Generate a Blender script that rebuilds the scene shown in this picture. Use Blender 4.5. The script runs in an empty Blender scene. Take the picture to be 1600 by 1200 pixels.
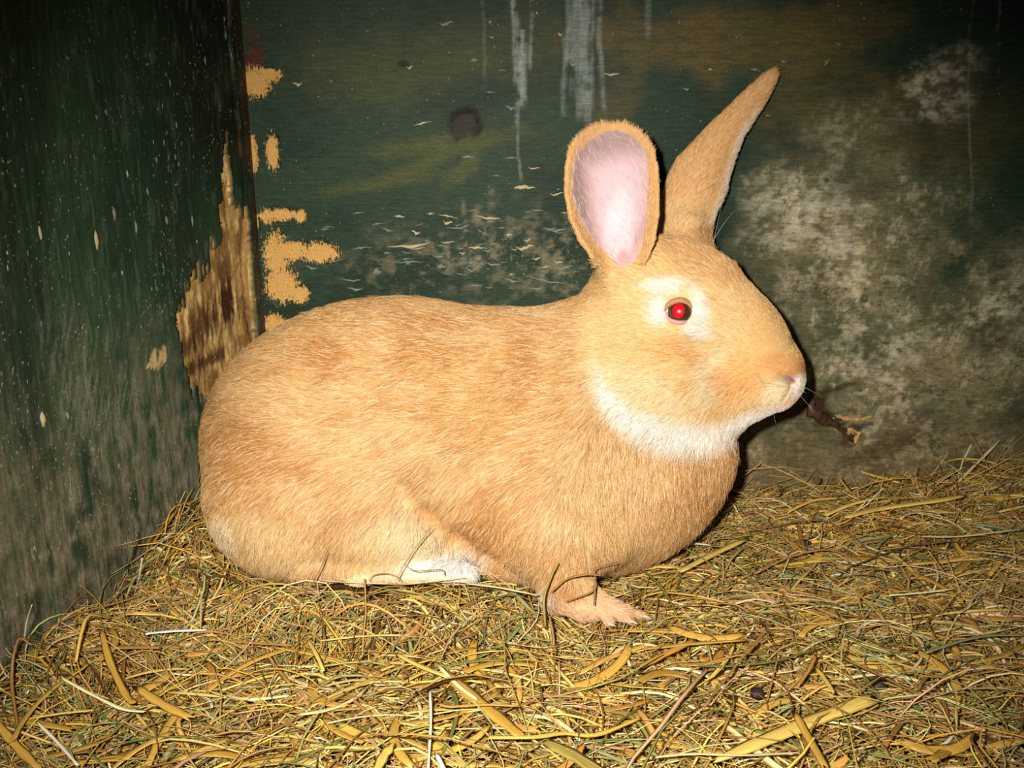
import bpy, math, random
import numpy as np

rng = np.random.default_rng(7)
random.seed(7)
R = math.radians
scene = bpy.context.scene
col = scene.collection

# ---------------------------------------------------------------- camera, world, flash, exposure
PITCH = R(18.0)
CAM = np.array([0.0, -0.79, 0.36])
RIGHT = np.array([1.0, 0.0, 0.0])
FWD = np.array([0.0, math.cos(PITCH), -math.sin(PITCH)])
UP = np.array([0.0, math.sin(PITCH), math.cos(PITCH)])
F = 1580.0
cd = bpy.data.cameras.new('camera')
cd.sensor_width = 36.0
cd.lens = F / 1600 * 36
cd.clip_start = 0.01
cam = bpy.data.objects.new('camera', cd)
col.objects.link(cam)
cam.location = CAM
cam.rotation_euler = (R(90) - PITCH, 0, 0)
scene.camera = cam

w = bpy.data.worlds.new('world')
scene.world = w
w.use_nodes = True
w.node_tree.nodes['Background'].inputs[0].default_value = (1.0, 0.93, 0.82, 1)
w.node_tree.nodes['Background'].inputs[1].default_value = 0.02

fl = bpy.data.lights.new('camera_flash', 'SPOT')
fl.energy = 34.0
fl.color = (1.0, 0.95, 0.88)
fl.spot_size = R(75)
fl.spot_blend = 1.0
fl.shadow_soft_size = 0.009
flash = bpy.data.objects.new('camera_flash', fl)
col.objects.link(flash)
flash.location = CAM - 0.042 * RIGHT + 0.03 * UP + 0.01 * FWD
from mathutils import Vector, Matrix
flash.rotation_euler = (Vector((0.005, -0.17, 0.085)) - flash.location).to_track_quat('-Z', 'Y').to_euler()

scene.view_settings.view_transform = 'Standard'
scene.view_settings.look = 'None'
scene.view_settings.gamma = 1.0
scene.view_settings.use_curve_mapping = False
scene.view_settings.exposure = 0.0

# ---------------------------------------------------------------- helpers
def lin(c):
    c = np.asarray(c, dtype=np.float64) / 255.0
    return np.where(c <= 0.04045, c / 12.92, ((c + 0.055) / 1.055) ** 2.4)

def tag(o, label=None, cat=None, group=None, kind=None):
    if label: o['label'] = label
    if cat: o['category'] = cat
    if group: o['group'] = group
    if kind: o['kind'] = kind
    return o

def link(name, data, mat=None, parent=None):
    o = bpy.data.objects.new(name, data)
    col.objects.link(o)
    if mat is not None and data is not None and len(data.materials) == 0:
        data.materials.append(mat)
    if parent is not None:
        o.parent = parent
        if parent.type == 'EMPTY':
            o.matrix_parent_inverse = Matrix.Translation(-Vector(parent.location))
    return o

def np_mesh(name, v, f, smooth=True):
    """vertices (n,3), faces (m,k) of one size"""
    v = np.asarray(v, np.float32); f = np.asarray(f, np.int32)
    me = bpy.data.meshes.new(name)
    me.vertices.add(len(v)); me.vertices.foreach_set('co', v.ravel())
    k = f.shape[1]
    me.loops.add(f.size); me.loops.foreach_set('vertex_index', f.ravel())
    me.polygons.add(len(f))
    me.polygons.foreach_set('loop_start', np.arange(0, f.size, k, dtype=np.int32))
    me.polygons.foreach_set('use_smooth', np.full(len(f), smooth, dtype=bool))
    me.update(calc_edges=True)
    return me

def vcol(me, name, c):
    a = me.attributes.new(name, 'FLOAT_COLOR', 'POINT')
    c4 = np.ones((len(c), 4), np.float32); c4[:, :c.shape[1]] = c
    a.data.foreach_set('color', c4.ravel())

def vval(me, name, x):
    a = me.attributes.new(name, 'FLOAT', 'POINT')
    a.data.foreach_set('value', np.asarray(x, np.float32).ravel())

def project(P):
    d = np.asarray(P) - CAM
    z = d @ FWD
    return 800 + F * (d @ RIGHT) / z, 600 - F * (d @ UP) / z

def ray(u, v):
    return FWD + ((u - 800) / F) * RIGHT + ((600 - v) / F) * UP

def hit(u, v, p0, n):
    d = ray(u, v)
    t = np.dot(np.asarray(p0) - CAM, n) / np.dot(d, n)
    return CAM + t * d

def sstep(a, b, x):
    t = np.clip((x - a) / (b - a), 0, 1)
    return t * t * (3 - 2 * t)

_lat = rng.random((512, 512)).astype(np.float32)
def vnoise(x, y, seed=0):
    x = x + seed * 37.17; y = y + seed * 91.73
    xi = np.floor(x).astype(np.int64); yi = np.floor(y).astype(np.int64)
    fx = x - xi; fy = y - yi
    fx = fx * fx * (3 - 2 * fx); fy = fy * fy * (3 - 2 * fy)
    a = _lat[xi % 512, yi % 512]; b = _lat[(xi + 1) % 512, yi % 512]
    c = _lat[xi % 512, (yi + 1) % 512]; d = _lat[(xi + 1) % 512, (yi + 1) % 512]
    return (a * (1 - fx) + b * fx) * (1 - fy) + (c * (1 - fx) + d * fx) * fy

def fbm(x, y, seed=0, o=4):
    s = 0; a = 0.5; t = 0
    for i in range(o):
        s = s + a * vnoise(x, y, seed + i); t += a
        x = x * 2.03; y = y * 2.03; a *= 0.55
    return s / t

def mixc(c, k, m):
    m = np.clip(m, 0, 1)[:, None]
    return c * (1 - m) + np.asarray(k)[None, :] * m

def nodes(name):
    m = bpy.data.materials.new(name)
    m.use_nodes = True
    nt = m.node_tree
    return m, nt, nt.nodes['Principled BSDF']

def simple_mat(name, rgb, rough=0.5, spec=0.5, var=0.0, scale=200, coat=0.0):
    m, nt, b = nodes(name)
    c = lin(rgb)
    b.inputs['Roughness'].default_value = rough
    b.inputs['Specular IOR Level'].default_value = spec
    b.inputs['Coat Weight'].default_value = coat
    if var:
        tc = nt.nodes.new('ShaderNodeTexCoord')
        n = nt.nodes.new('ShaderNodeTexNoise'); n.inputs['Scale'].default_value = scale
        r = nt.nodes.new('ShaderNodeValToRGB')
        r.color_ramp.elements[0].color = (*(c * (1 - var)), 1); r.color_ramp.elements[1].color = (*np.minimum(c * (1 + var), 1), 1)
        r.color_ramp.elements[0].position = .3; r.color_ramp.elements[1].position = .7
        nt.links.new(tc.outputs['Object'], n.inputs['Vector'])
        nt.links.new(n.outputs['Fac'], r.inputs[0]); nt.links.new(r.outputs[0], b.inputs['Base Color'])
    else:
        b.inputs['Base Color'].default_value = (*c, 1)
    return m

def attr_mat(name, attr='col', rough=0.5, spec=0.5):
    m, nt, b = nodes(name)
    a = nt.nodes.new('ShaderNodeAttribute'); a.attribute_name = attr
    nt.links.new(a.outputs['Color'], b.inputs['Base Color'])
    b.inputs['Roughness'].default_value = rough
    b.inputs['Specular IOR Level'].default_value = spec
    return m

def wall_mat(name, stretch, rough, spec, bump, speck=.80, gscale=(260, 260, 320)):
    """stained board: colour laid down per point, plus stretched grain, crisp grime, brushed-off paint, specks and relief"""
    m, nt, b = nodes(name)
    N = nt.nodes.new; L = nt.links.new
    tc = N('ShaderNodeTexCoord')
    def attr(n_):
        a = N('ShaderNodeAttribute'); a.attribute_name = n_; return a
    def noise(scale, det, ro, rot=(0, 0, 0), dist=0.0):
        mp = N('ShaderNodeMapping'); mp.inputs['Scale'].default_value = scale; mp.inputs['Rotation'].default_value = rot
        mp.vector_type = 'TEXTURE' if False else 'POINT'
        L(tc.outputs['Object'], mp.inputs['Vector'])
        n_ = N('ShaderNodeTexNoise'); n_.inputs['Scale'].default_value = 1.0; n_.inputs['Detail'].default_value = det; n_.inputs['Roughness'].default_value = ro
        n_.inputs['Distortion'].default_value = dist
        L(mp.outputs[0], n_.inputs['Vector']); return n_.outputs['Fac']
    def rng_(x, a, b_, c=0.0, d=1.0):
        q = N('ShaderNodeMapRange'); q.interpolation_type = 'SMOOTHSTEP'
        for i, v_ in zip((1, 2, 3, 4), (a, b_, c, d)): q.inputs[i].default_value = v_
        L(x, q.inputs[0]); return q.outputs[0]
    def madd(x, k, y):
        q = N('ShaderNodeMath'); q.operation = 'MULTIPLY_ADD'; q.inputs[1].default_value = k
        L(x, q.inputs[0])
        if isinstance(y, float): q.inputs[2].default_value = y
        else: L(y, q.inputs[2])
        return q.outputs[0]
    def mul(x, y):
        q = N('ShaderNodeMath'); q.operation = 'MULTIPLY'; L(x, q.inputs[0])
        if isinstance(y, float): q.inputs[1].default_value = y
        else: L(y, q.inputs[1])
        return q.outputs[0]
    def mixn(f, A, B):
        q = N('ShaderNodeMix'); q.data_type = 'RGBA'; L(f, q.inputs['Factor']); L(A, q.inputs['A'])
        if isinstance(B, tuple): q.inputs['B'].default_value = B
        else: L(B, q.inputs['B'])
        return q.outputs['Result']
    g_ = noise(stretch, 6, .65)
    fine = noise((700, 700, 700), 5, .75)
    tone = mul(rng_(g_, .3, .7, .72, 1.28), rng_(fine, .3, .7, .72, 1.3))
    sc = N('ShaderNodeVectorMath'); sc.operation = 'SCALE'
    L(attr('col').outputs['Color'], sc.inputs[0]); L(tone, sc.inputs['Scale'])
    c = sc.outputs[0]
    # crisp flecks of worn paint inside the grimy zones
    gn = noise(gscale, 9, .72, dist=.6)
    ga = attr('grime').outputs['Fac']
    gf = mul(rng_(madd(ga, .2, gn), .62, .76), rng_(ga, .05, .6))
    c = mixn(mul(gf, .42), c, (*lin((172, 160, 126)), 1))
    gd = noise(tuple(q * .6 for q in gscale), 9, .72, dist=.8)
    c = mixn(mul(mul(rng_(gd, .52, .66), rng_(ga, .05, .5)), .7), c, (*lin((34, 48, 36)), 1))
    # bare wood brushed through the paint
    pn_ = noise((900, 900, 210), 5, .65, (0, R(-28), 0))
    pn2 = noise((380, 380, 380), 6, .7)
    pv = madd(pn2, 1.9, madd(pn_, 2.4, attr('peel').outputs['Fac']))
    pf_ = rng_(pv, 2.16, 2.26)
    wood = N('ShaderNodeVectorMath'); wood.operation = 'SCALE'; wood.inputs[0].default_value = tuple(lin((200, 154, 86)))
    L(rng_(fine, .25, .75, .7, 1.35), wood.inputs['Scale'])
    c = mixn(pf_, c, wood.outputs[0])
    # small pale specks
    sp = noise(tuple(330 + .3 * q for q in stretch), 2, .5)
    big = noise((22, 22, 22), 3, .5)
    sv = madd(big, .25, sp)
    c = mixn(mul(rng_(sv, speck, speck + .03), .8), c, (*lin((165, 165, 140)), 1))
    L(c, b.inputs['Base Color'])
    bp = N('ShaderNodeBump'); bp.inputs['Strength'].default_value = bump; bp.inputs['Distance'].default_value = .001
    L(madd(sv, .6, madd(gn, .6, g_)), bp.inputs['Height'])
    L(bp.outputs[0], b.inputs['Normal'])
    b.inputs['Roughness'].default_value = rough
    b.inputs['Specular IOR Level'].default_value = spec
    return m

# ---------------------------------------------------------------- the two plywood walls
CORNER = np.array([-0.199, 0.0, 0.0])
LA = R(17)
LDIR = np.array([-math.sin(LA), -math.cos(LA), 0.0])     # along the left wall, away from the corner
LNRM = np.array([math.cos(LA), -math.sin(LA), 0.0])      # into the hutch

def back(u, v):
    p = hit(u, v, (0, 0, 0), np.array([0, -1.0, 0])); return p[0], p[2]
def left(u, v):
    p = hit(u, v, CORNER, LNRM); return float((p - CORNER) @ LDIR), p[2]
PX = 0.00053                                             # size of one picture pixel on the back wall, in metres

def blob(x, z, c, rx, rz, rot=0.0):
    dx = x - c[0]; dz = z - c[1]; ca, sa = math.cos(rot), math.sin(rot)
    return np.sqrt(((dx * ca + dz * sa) / rx) ** 2 + ((-dx * sa + dz * ca) / rz) ** 2)

def poly_mask(x, z, pts):
    ins = np.zeros(len(x), bool)
    n = len(pts)
    for i in range(n):
        x0, z0 = pts[i]; x1, z1 = pts[(i + 1) % n]
        c = ((z0 > z) != (z1 > z))
        ins ^= c & (x < (x1 - x0) * (z - z0) / (z1 - z0 + 1e-12) + x0)
    return ins

def grid(nu, nv):
    idx = np.arange(nu * nv).reshape(nu, nv)
    return np.stack([idx[:-1, :-1], idx[1:, :-1], idx[1:, 1:], idx[:-1, 1:]], -1).reshape(-1, 4)

# back wall
nx, nz = 780, 500
gx = np.linspace(-0.21, 0.64, nx); gz = np.linspace(-0.06, 0.56, nz)
X, Z = [q.ravel() for q in np.meshgrid(gx, gz, indexing='ij')]
warp = (fbm(X * 30, Z * 30, 3) - .5)
n1 = fbm(X * 12, Z * 14, 1); n2 = fbm(X * 70, Z * 90, 5); n3 = fbm(X * 25, Z * 260, 9); n4 = fbm(X * 190, Z * 240, 12, 4); n5 = fbm(X * 110, Z * 60, 15, 5)
C = np.tile(lin((42, 59, 41)), (len(X), 1))
C = mixc(C, lin((30, 46, 32)), sstep(.45, .7, n1) * .8)
# olive-yellow figure of the veneer, curling below the knot
kc = back(725, 195)
for (u, v, rx, rz, rot, k) in ((690, 225, 150, 22, .12, .9), (650, 262, 110, 16, .38, .9), (600, 285, 130, 14, .15, .7), (725, 262, 60, 16, .75, .8), (610, 105, 170, 60, 0, .55), (800, 60, 110, 60, 0, .3)):
    d = blob(X, Z, back(u, v), rx * PX, rz * PX, rot) + warp * .8
    C = mixc(C, lin((76, 80, 36)), sstep(1.15, .3, d) * k * (.45 + .8 * n3))
for (u, v, rx, rz, rot, k) in ((1130, 70, 230, 60, -.05, 1.0), (1010, 165, 90, 70, .3, .6), (1280, 150, 120, 70, .1, .6), (1480, 200, 160, 80, 0, .5), (1250, 40, 200, 40, 0, .6)):
    d = blob(X, Z, back(u, v), rx * PX, rz * PX, rot) + warp * 1.0
    C = mixc(C, lin((92, 78, 40)), sstep(1.1, .35, d) * k * (.25 + 1.0 * n3))
d = blob(X, Z, back(1050, 200), 60 * PX, 95 * PX, .2) + warp * .7
C = mixc(C, lin((33, 54, 38)), sstep(1.05, .7, d) * .9)
# grime worn through on the right, where the animal rubs
gr = np.zeros(len(X))
for (u, v, rx, rz, k) in ((1330, 420, 190, 170, 1.0), (1240, 330, 80, 70, .6), (1500, 560, 240, 150, .95), (1300, 600, 190, 120, .9), (1560, 480, 110, 120, .8), (1420, 700, 330, 90, .9), (1150, 720, 160, 70, 1.0), (1330, 200, 70, 50, .35), (1480, 130, 60, 50, .3)):
    gr = np.maximum(gr, k * sstep(1.25, .2, blob(X, Z, back(u, v), rx * PX, rz * PX) + warp * .9))
C = mixc(C, lin((138, 126, 92)), gr * sstep(.22, .62, .35 * n2 + .25 * n1 + .2 * n4 + .3 * n5) * .9)
C = mixc(C, lin((40, 60, 46)), gr * sstep(.52, .64, .45 * n4 + .35 * n5 + .2 * n2) * .75)
C = mixc(C, lin((192, 180, 146)), gr * sstep(.50, .68, .35 * fbm(X * 40, Z * 40, 17) + .4 * fbm(X * 260, Z * 240, 18, 3) + .25 * n2) * .8)
wb = np.zeros(len(X))
for (u, v, rx, rz) in ((1270, 350, 110, 80), (1560, 480, 50, 90), (1380, 540, 90, 60), (1250, 440, 60, 50), (1470, 130, 60, 60)):
    wb = np.maximum(wb, sstep(1.2, .2, blob(X, Z, back(u, v), rx * PX, rz * PX) + warp))
C = mixc(C, lin((196, 190, 166)), wb * sstep(.44, .64, .5 * n4 + .5 * n2) * .55)
C = mixc(C, lin((104, 82, 48)), sstep(.10, .015, Z) * sstep(.08, .2, X) * (.25 + .75 * n2) * .9)
C = mixc(C, lin((62, 50, 32)), sstep(.5, .72, fbm(X * 20, Z * 24, 31)) * gr * .8)
# band of scuffed grey between flank and near ear
sc = sstep(1.2, .3, blob(X, Z, back(770, 400), 240 * PX, 85 * PX) + warp)
C = mixc(C, lin((112, 106, 82)), sc * sstep(.48, .66, .6 * n2 + .4 * n4) * .8)
for (u, v, hgt, wd) in ((725, 350, 110, 5), (745, 360, 90, 9), (768, 340, 70, 7), (700, 400, 70, 6), (850, 420, 60, 9)):
    d = blob(X, Z, back(u, v), wd * PX, hgt * PX) + warp * .8
    C = mixc(C, lin((118, 112, 90)), sstep(1.1, .2, d) * .6 * sstep(.35, .6, n2))
# dried whitish runs at the top
for (u, v0, v1, wd, k) in ((803, -60, 130, 6, .8), (812, 90, 190, 4, .8), (828, -60, 105, 3, .7), (818, 110, 165, 6, .8), (812, 190, 280, 2.5, .5), (886, -60, 110, 4, .5), (898, -60, 150, 5, .6), (907, -60, 120, 4, .4), (904, 40, 185, 6, .55), (915, 20, 192, 7, .7), (925, 60, 170, 4, .4), (938, -60, 170, 4, .6), (925, -60, 60, 7, .6), (880, 90, 180, 5, .45), (1015, -40, 60, 5, .3), (755, 0, 140, 3, .25), (1515, 40, 330, 2, .4), (1560, 40, 140, 2, .4)):
    xa, za = back(u, v0); xb, zb = back(u, v1)
    xm = xa + (xb - xa) * np.clip((za - Z) / (za - zb), 0, 1) + (fbm(Z * 25, Z * 0 + u, 4) - .5) * 14 * PX
    m = sstep(1.3, .3, np.abs(X - xm) / (wd * PX)) * sstep(zb - 8 * PX, zb + 8 * PX, Z) * (Z < za + .02)
    C = mixc(C, lin((132, 142, 132)), m * k * sstep(.34, .6, .35 * n2 + .3 * n4 + .4 * fbm(X * 420, Z * 22, 28, 3)))
# knot
d = blob(X, Z, kc, 33 * PX, 31 * PX) + warp * 1.5 + (n5 - .5) * .9
C = mixc(C, lin((42, 36, 32)), sstep(1.08, .85, d) * .9)
C = mixc(C, lin((66, 52, 38)), sstep(.16, .05, np.abs(d - .92)) * .5 * sstep(.4, .6, n2))
C = mixc(C, lin((40, 26, 22)), sstep(1.0, .6, blob(X, Z, back(630, 99), 11 * PX, 6 * PX)))
# bare ochre wood where the paint is gnawed away beside the corner
peel = np.full(len(X), 9.0)
for (u, v, rx, rz) in ((398, 128, 22, 20), (420, 118, 18, 9), (395, 240, 7, 26), (425, 238, 9, 24), (418, 338, 12, 10), (440, 336, 20, 9), (470, 338, 8, 9), (432, 400, 18, 34), (455, 392, 26, 14), (500, 395, 26, 15), (440, 445, 24, 26), (468, 460, 14, 14), (428, 505, 16, 14), (400, 345, 4, 12), (402, 430, 3, 22)):
    peel = np.minimum(peel, blob(X, Z, back(u, v), rx * PX, rz * PX))
pn = 1.1 * (fbm(X * 110, Z * 170, 21, 3) - .5) + .9 * (fbm((X + Z * .4) * 330, Z * 120, 23, 2) - .5)
pm = sstep(1.04, .94, peel + pn)
d = blob(X, Z, back(398, 92), 20 * PX, 22 * PX) + warp
d = d + (n5 - .5) * 1.4
rb = sstep(1.1, .6, d) * (Z > back(398, 117)[1])
C = mixc(C, lin((78, 36, 22)), rb * .85)
C = mixc(C, lin((70, 50, 26)), sstep(1.1, .3, blob(X, Z, back(395, 55), 18 * PX, 30 * PX) + warp) * .6)
for (u, v, rx, rz, rot, k) in ((1275, 632, 14, 26, -.5, .9), (1300, 655, 34, 12, -.62, .9), (1330, 680, 20, 24, -.3, .8), (1345, 664, 26, 6, .1, .6), (1310, 606, 34, 5, .3, .6), (1360, 706, 30, 7, -.7, .5), (1440, 650, 20, 14, .2, .3)):
    d = blob(X, Z, back(u, v), rx * PX, rz * PX, rot) + warp * .9 + (n4 - .5) * .9
    C = mixc(C, lin((52, 34, 22)), sstep(1.1, .6, d) * k)
Yd = -.0006 * pm * 0 + .0013 * pm + .004 * sstep(1.0, .5, blob(X, Z, kc, 33 * PX, 33 * PX) + warp * .9) * .4
MW_B = wall_mat('stained_plywood_back', (80, 80, 460), .5, .13, .3, .84)
me = np_mesh('wall_back', np.stack([X, Yd, Z], -1), grid(nx, nz))
vcol(me, 'col', C)
vval(me, 'grime', np.maximum(gr * (.1 + .9 * sstep(.36, .66, .5 * fbm(X * 26, Z * 30, 35) + .5 * n2)), sc * .5)); vval(me, 'peel', np.clip(1.06 - peel, -2, .6))
wall_back = tag(link('wall_back', me, MW_B), kind='structure')

# left wall: u = distance from the corner
nu, nz = 400, 400
gu = np.linspace(0.0, 0.62, nu) ; gz = np.linspace(-0.06, 0.56, nz)
U, Z = [q.ravel() for q in np.meshgrid(gu, gz, indexing='ij')]
m1 = fbm(U * 20, Z * 7, 41); m2 = fbm(U * 260, Z * 22, 43); m3 = fbm(U * 120, Z * 90, 45); m4 = fbm(U * 420, Z * 60, 47, 3)
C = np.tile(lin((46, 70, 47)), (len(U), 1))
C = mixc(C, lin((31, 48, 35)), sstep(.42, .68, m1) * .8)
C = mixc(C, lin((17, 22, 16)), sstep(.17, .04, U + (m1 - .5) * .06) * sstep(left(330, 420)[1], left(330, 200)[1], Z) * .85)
C = mixc(C, lin((46, 70, 46)), sstep(.45, .7, m2) * .6 * sstep(.05, .25, U))
zl = left(120, 640)[1]
gm = sstep(zl + .07, zl - .10, Z + (m1 - .5) * .12)
C = mixc(C, lin((116, 108, 86)), gm * sstep(.3, .62, .5 * m2 + .5 * m3) * .9)
C = mixc(C, lin((156, 150, 130)), gm * sstep(.54, .70, .5 * m4 + .5 * m3) * .4)
C = mixc(C, lin((44, 34, 24)), sstep(zl - .06, zl - .14, Z) * sstep(.45, .62, m1) * .8)
for (u, v, rx, rz, rot) in ((170, 610, .05, .05, .3), (120, 590, .035, .06, 0), (200, 660, .03, .045, -.4), (230, 560, .01, .016, 0)):
    d = blob(U, Z, left(u, v), rx, rz, rot)
    st = fbm((U + Z * .35 * (1 + rot)) * 640, Z * 46, 51, 2)
    C = mixc(C, lin((120, 122, 108)), sstep(1.1, .2, d) * sstep(.54, .72, st) * .6)
C = mixc(C, lin((92, 104, 86)), sstep(.56, .76, m4) * .35)
# the gnawed corner: outer plies torn off
G = [left(*q) for q in ((352, 205), (358, 250), (364, 300), (380, 340), (386, 330), (395, 400), (402, 480), (406, 560), (404, 620), (330, 625), (318, 622), (298, 600), (286, 560), (276, 492), (288, 468), (300, 440), (306, 415), (320, 430), (332, 380), (344, 395), (346, 300))]
def grow(u, z): return poly_mask(u, z, G).astype(np.float64)
jit = (fbm(U * 700, Z * 35, 61, 2) - .5)
gw = grow(U + (m3 - .5) * .01, Z + jit * .024)
C = mixc(C, lin((176, 136, 78)), gw)
C = mixc(C, lin((206, 172, 112)), gw * sstep(.48, .68, m4))
C = mixc(C, lin((120, 84, 44)), gw * sstep(.5, .7, fbm(U * 60, Z * 40, 63)) * .7)
for (u, v, rx, rz, k) in ((362, 478, .016, .020, 1), (356, 440, .012, .02, .5), (318, 510, .02, .018, .6), (336, 500, .012, .018, .7), (302, 540, .012, .010, .8), (330, 565, .04, .006, .8), (356, 400, .012, .03, .5)):
    d = blob(U, Z, left(u, v), rx, rz) + (m4 - .5) * 1.6
    C = mixc(C, lin((66, 38, 24)), gw * sstep(1.0, .5, d) * k)
# split rim of the board at the corner
eg = sstep(.012, .006, U + (m3 - .5) * .006)
C = mixc(C, lin((60, 44, 26)), eg * .7)
line = sstep(.0035, .001, np.abs(U - .016 - .003 * np.sin(Z * 40) - (m1 - .5) * .01))
C = mixc(C, lin((112, 84, 50)), line * sstep(.45, .6, fbm(Z * 30, Z * 0, 71)) * .8)
sp = poly_mask(U + jit * .004, Z, [left(*q) for q in ((229, 575), (240, 545), (258, 540), (262, 560), (250, 578))])
C = mixc(C, lin((188, 160, 112)), sp * sstep(.3, .5, m3))
dep = -.0042 * gw * (1 - .3 * sstep(.35, .65, m3)) + .0015 * gw * (m4 - .5) - .0015 * line
P = CORNER[None] + U[:, None] * LDIR[None] + dep[:, None] * LNRM[None]; P[:, 2] = Z
MW_L = wall_mat('stained_plywood_left', (620, 620, 40), .5, .18, .3, .81, (560, 560, 90))
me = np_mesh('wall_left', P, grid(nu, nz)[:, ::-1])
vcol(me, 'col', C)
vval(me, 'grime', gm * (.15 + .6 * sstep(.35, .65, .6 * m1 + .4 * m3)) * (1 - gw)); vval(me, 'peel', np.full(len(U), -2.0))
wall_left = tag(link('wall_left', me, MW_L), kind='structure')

# lifted flakes of paint on the back wall, and specks on the left one: each a little tent with a bent lip
def flake_mesh(kind):
    r = random.Random(kind)
    n = 15; V = []; Fc = []; off = r.uniform(-.3, .3); wid = r.uniform(.3, .75); amp = r.uniform(.3, .75); amp2 = r.random()
    for i in range(n):
        t = i / (n - 1) * 2 - 1
        hgt = amp * math.exp(-((t - off) / wid) ** 2) + .3 * amp2 * math.exp(-((t + off * 2 - .2) / .22) ** 2) + .16 * (1 - t * t) ** .7 * r.uniform(.4, 1.3) + .02
        hgt *= .7
        wob = .16 * math.sin(t * 3.2 + kind * 2) + .08 * math.sin(t * 9 + kind) + r.uniform(-.03, .03)
        V += [(t, 0, wob + .05), (t, -.35 * hgt, -.55 * hgt + .1 + wob), (t, -.12 * hgt, -1.0 * hgt + wob)]
    for i in range(n - 1):
        for j in range(2):
            a = i * 3 + j
            Fc.append((a, a + 1, a + 4, a + 3))
    return np_mesh('paint_flake', V, Fc)
M_FLAKE = simple_mat('flake_underside', (178, 162, 120), .55, .3, .25, 300)
M_FLAKE2 = simple_mat('flake_grey', (112, 118, 106), .55, .3, .25, 300)
fms = []
for k in range(7):
    for mt in (M_FLAKE, M_FLAKE2):
        m_ = flake_mesh(k + 1); m_.materials.append(mt); fms.append(m_)
flk = [(820, 296, 30, 9, 0), (700, 340, 28, 5, 0), (673, 336, 12, 5, 0), (700, 351, 14, 8, 0), (762, 342, 36, 5, 0), (715, 358, 34, 6, 1), (640, 386, 62, 6, 0), (605, 397, 10, 5, 1), (565, 390, 30, 6, 1), (745, 390, 28, 7, 0), (820, 390, 26, 9, 0), (838, 406, 12, 5, 0), (722, 398, 8, 6, 0), (650, 365, 14, 6, 0), (690, 420, 14, 10, 1), (640, 412, 40, 6, 1), (795, 370, 12, 7, 0), (860, 360, 20, 6, 1), (870, 362, 26, 6, 1), (850, 440, 60, 6, 1), (798, 170, 16, 6, 1), (732, 247, 20, 5, 1), (800, 249, 22, 5, 1), (660, 195, 26, 5, 0), (697, 40, 20, 8, 1), (765, 36, 4, 4, 0), (768, 60, 6, 4, 0), (875, 55, 7, 4, 0), (741, 97, 10, 8, 1), (785, 112, 12, 4, 1), (766, 146, 14, 4, 1), (900, 103, 22, 10, 1), (880, 420, 30, 6, 1), (548, 440, 30, 6, 1), (555, 453, 24, 5, 1), (625, 340, 14, 5, 0), (590, 352, 20, 5, 1), (776, 276, 12, 4, 1), (870, 305, 20, 5, 0), (640, 108, 8, 6, 0), (517, 129, 6, 6, 1), (465, 133, 14, 5, 0), (1110, 110, 6, 4, 0), (1180, 113, 14, 8, 1), (1225, 99, 12, 6, 1), (1292, 100, 8, 9, 1), (955, 118, 22, 5, 0), (1072, 141, 8, 4, 0), (1310, 70, 8, 4, 1), (1200, 182, 8, 4, 1), (1160, 277, 12, 4, 1), (1314, 210, 10, 5, 1), (700, 380, 22, 4, 0), (770, 415, 24, 6, 1), (735, 425, 16, 8, 1), (800, 440, 24, 5, 1), (590, 430, 12, 16, 1), (560, 335, 18, 5, 1), (508, 360, 16, 4, 1), (840, 330, 18, 4, 1)]
for i in range(46):
    flk.append((random.gauss(720, 105), random.gauss(385, 45), random.uniform(6, 20), random.uniform(2, 4.5), int(random.random() < .7)))
for i, (u, v, wd, hg, g_) in enumerate(flk):
    x, z = back(u, v)
    o = link('paint_flake', fms[(i * 3 % 7) * 2 + g_], None, wall_back)
    o.location = (x, -.0003, z + hg * PX * .5)
    o.scale = (wd * .5 * PX, hg * PX * .8, hg * PX)
    o.rotation_euler = (0, random.uniform(-.22, .22), 0)
def chip_mesh(seed):
    r = random.Random(seed); V = [(0, 0, .35)]; Fc = []
    n = 9
    for ring, (rad, hh) in enumerate(((.55, .3), (1.0, 0))):
        for j in range(n):
            a = 2 * math.pi * j / n
            q_ = rad * r.uniform(.7, 1.15)
            V.append((q_ * math.cos(a) * .45, q_ * math.sin(a), hh * r.uniform(.7, 1.2)))
    tri = [(0, 1 + j, 1 + (j + 1) % n) for j in range(n)]
    qd = [(1 + j, 1 + n + j, 1 + n + (j + 1) % n, 1 + (j + 1) % n) for j in range(n)]
    me = bpy.data.meshes.new('paint_flake'); me.from_pydata(V, [], tri + qd)
    for p in me.polygons: p.use_smooth = True
    return me
cms = []
for k in range(5):
    for mt in (M_FLAKE, M_FLAKE2):
        m_ = chip_mesh(40 + k); m_.materials.append(mt); cms.append(m_)
for i in range(52):
    if i < 14:
        u, v, hg = ((150, 375, 14), (178, 334, 12), (212, 355, 12), (66, 655, 22), (62, 365, 12), (105, 650, 14), (352, 55, 10), (350, 30, 9), (265, 130, 8), (275, 195, 8), (320, 95, 8), (260, 345, 10), (230, 300, 10), (300, 345, 10))[i]
    else:
        u, v, hg = random.uniform(10, 370), random.uniform(20, 520), random.uniform(2.5, 7)
    uu, z = left(u, v)
    if uu > .6 or z > .55: continue
    o = link('paint_flake', cms[random.randrange(5) * 2 + (1 if random.random() < .7 else 0)], None, wall_left)
    p = CORNER + uu * LDIR + .0003 * LNRM
    o.location = (p[0], p[1], z)
    o.scale = (hg * .55 * PX * random.uniform(.6, 1.3), hg * .5 * PX * random.uniform(.8, 1.6), hg * .4 * PX)
    mx_ = Matrix((Vector(-LDIR), Vector((0, 0, 1)), Vector(LNRM))).transposed()
    o.rotation_euler = mx_.to_euler()

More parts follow.
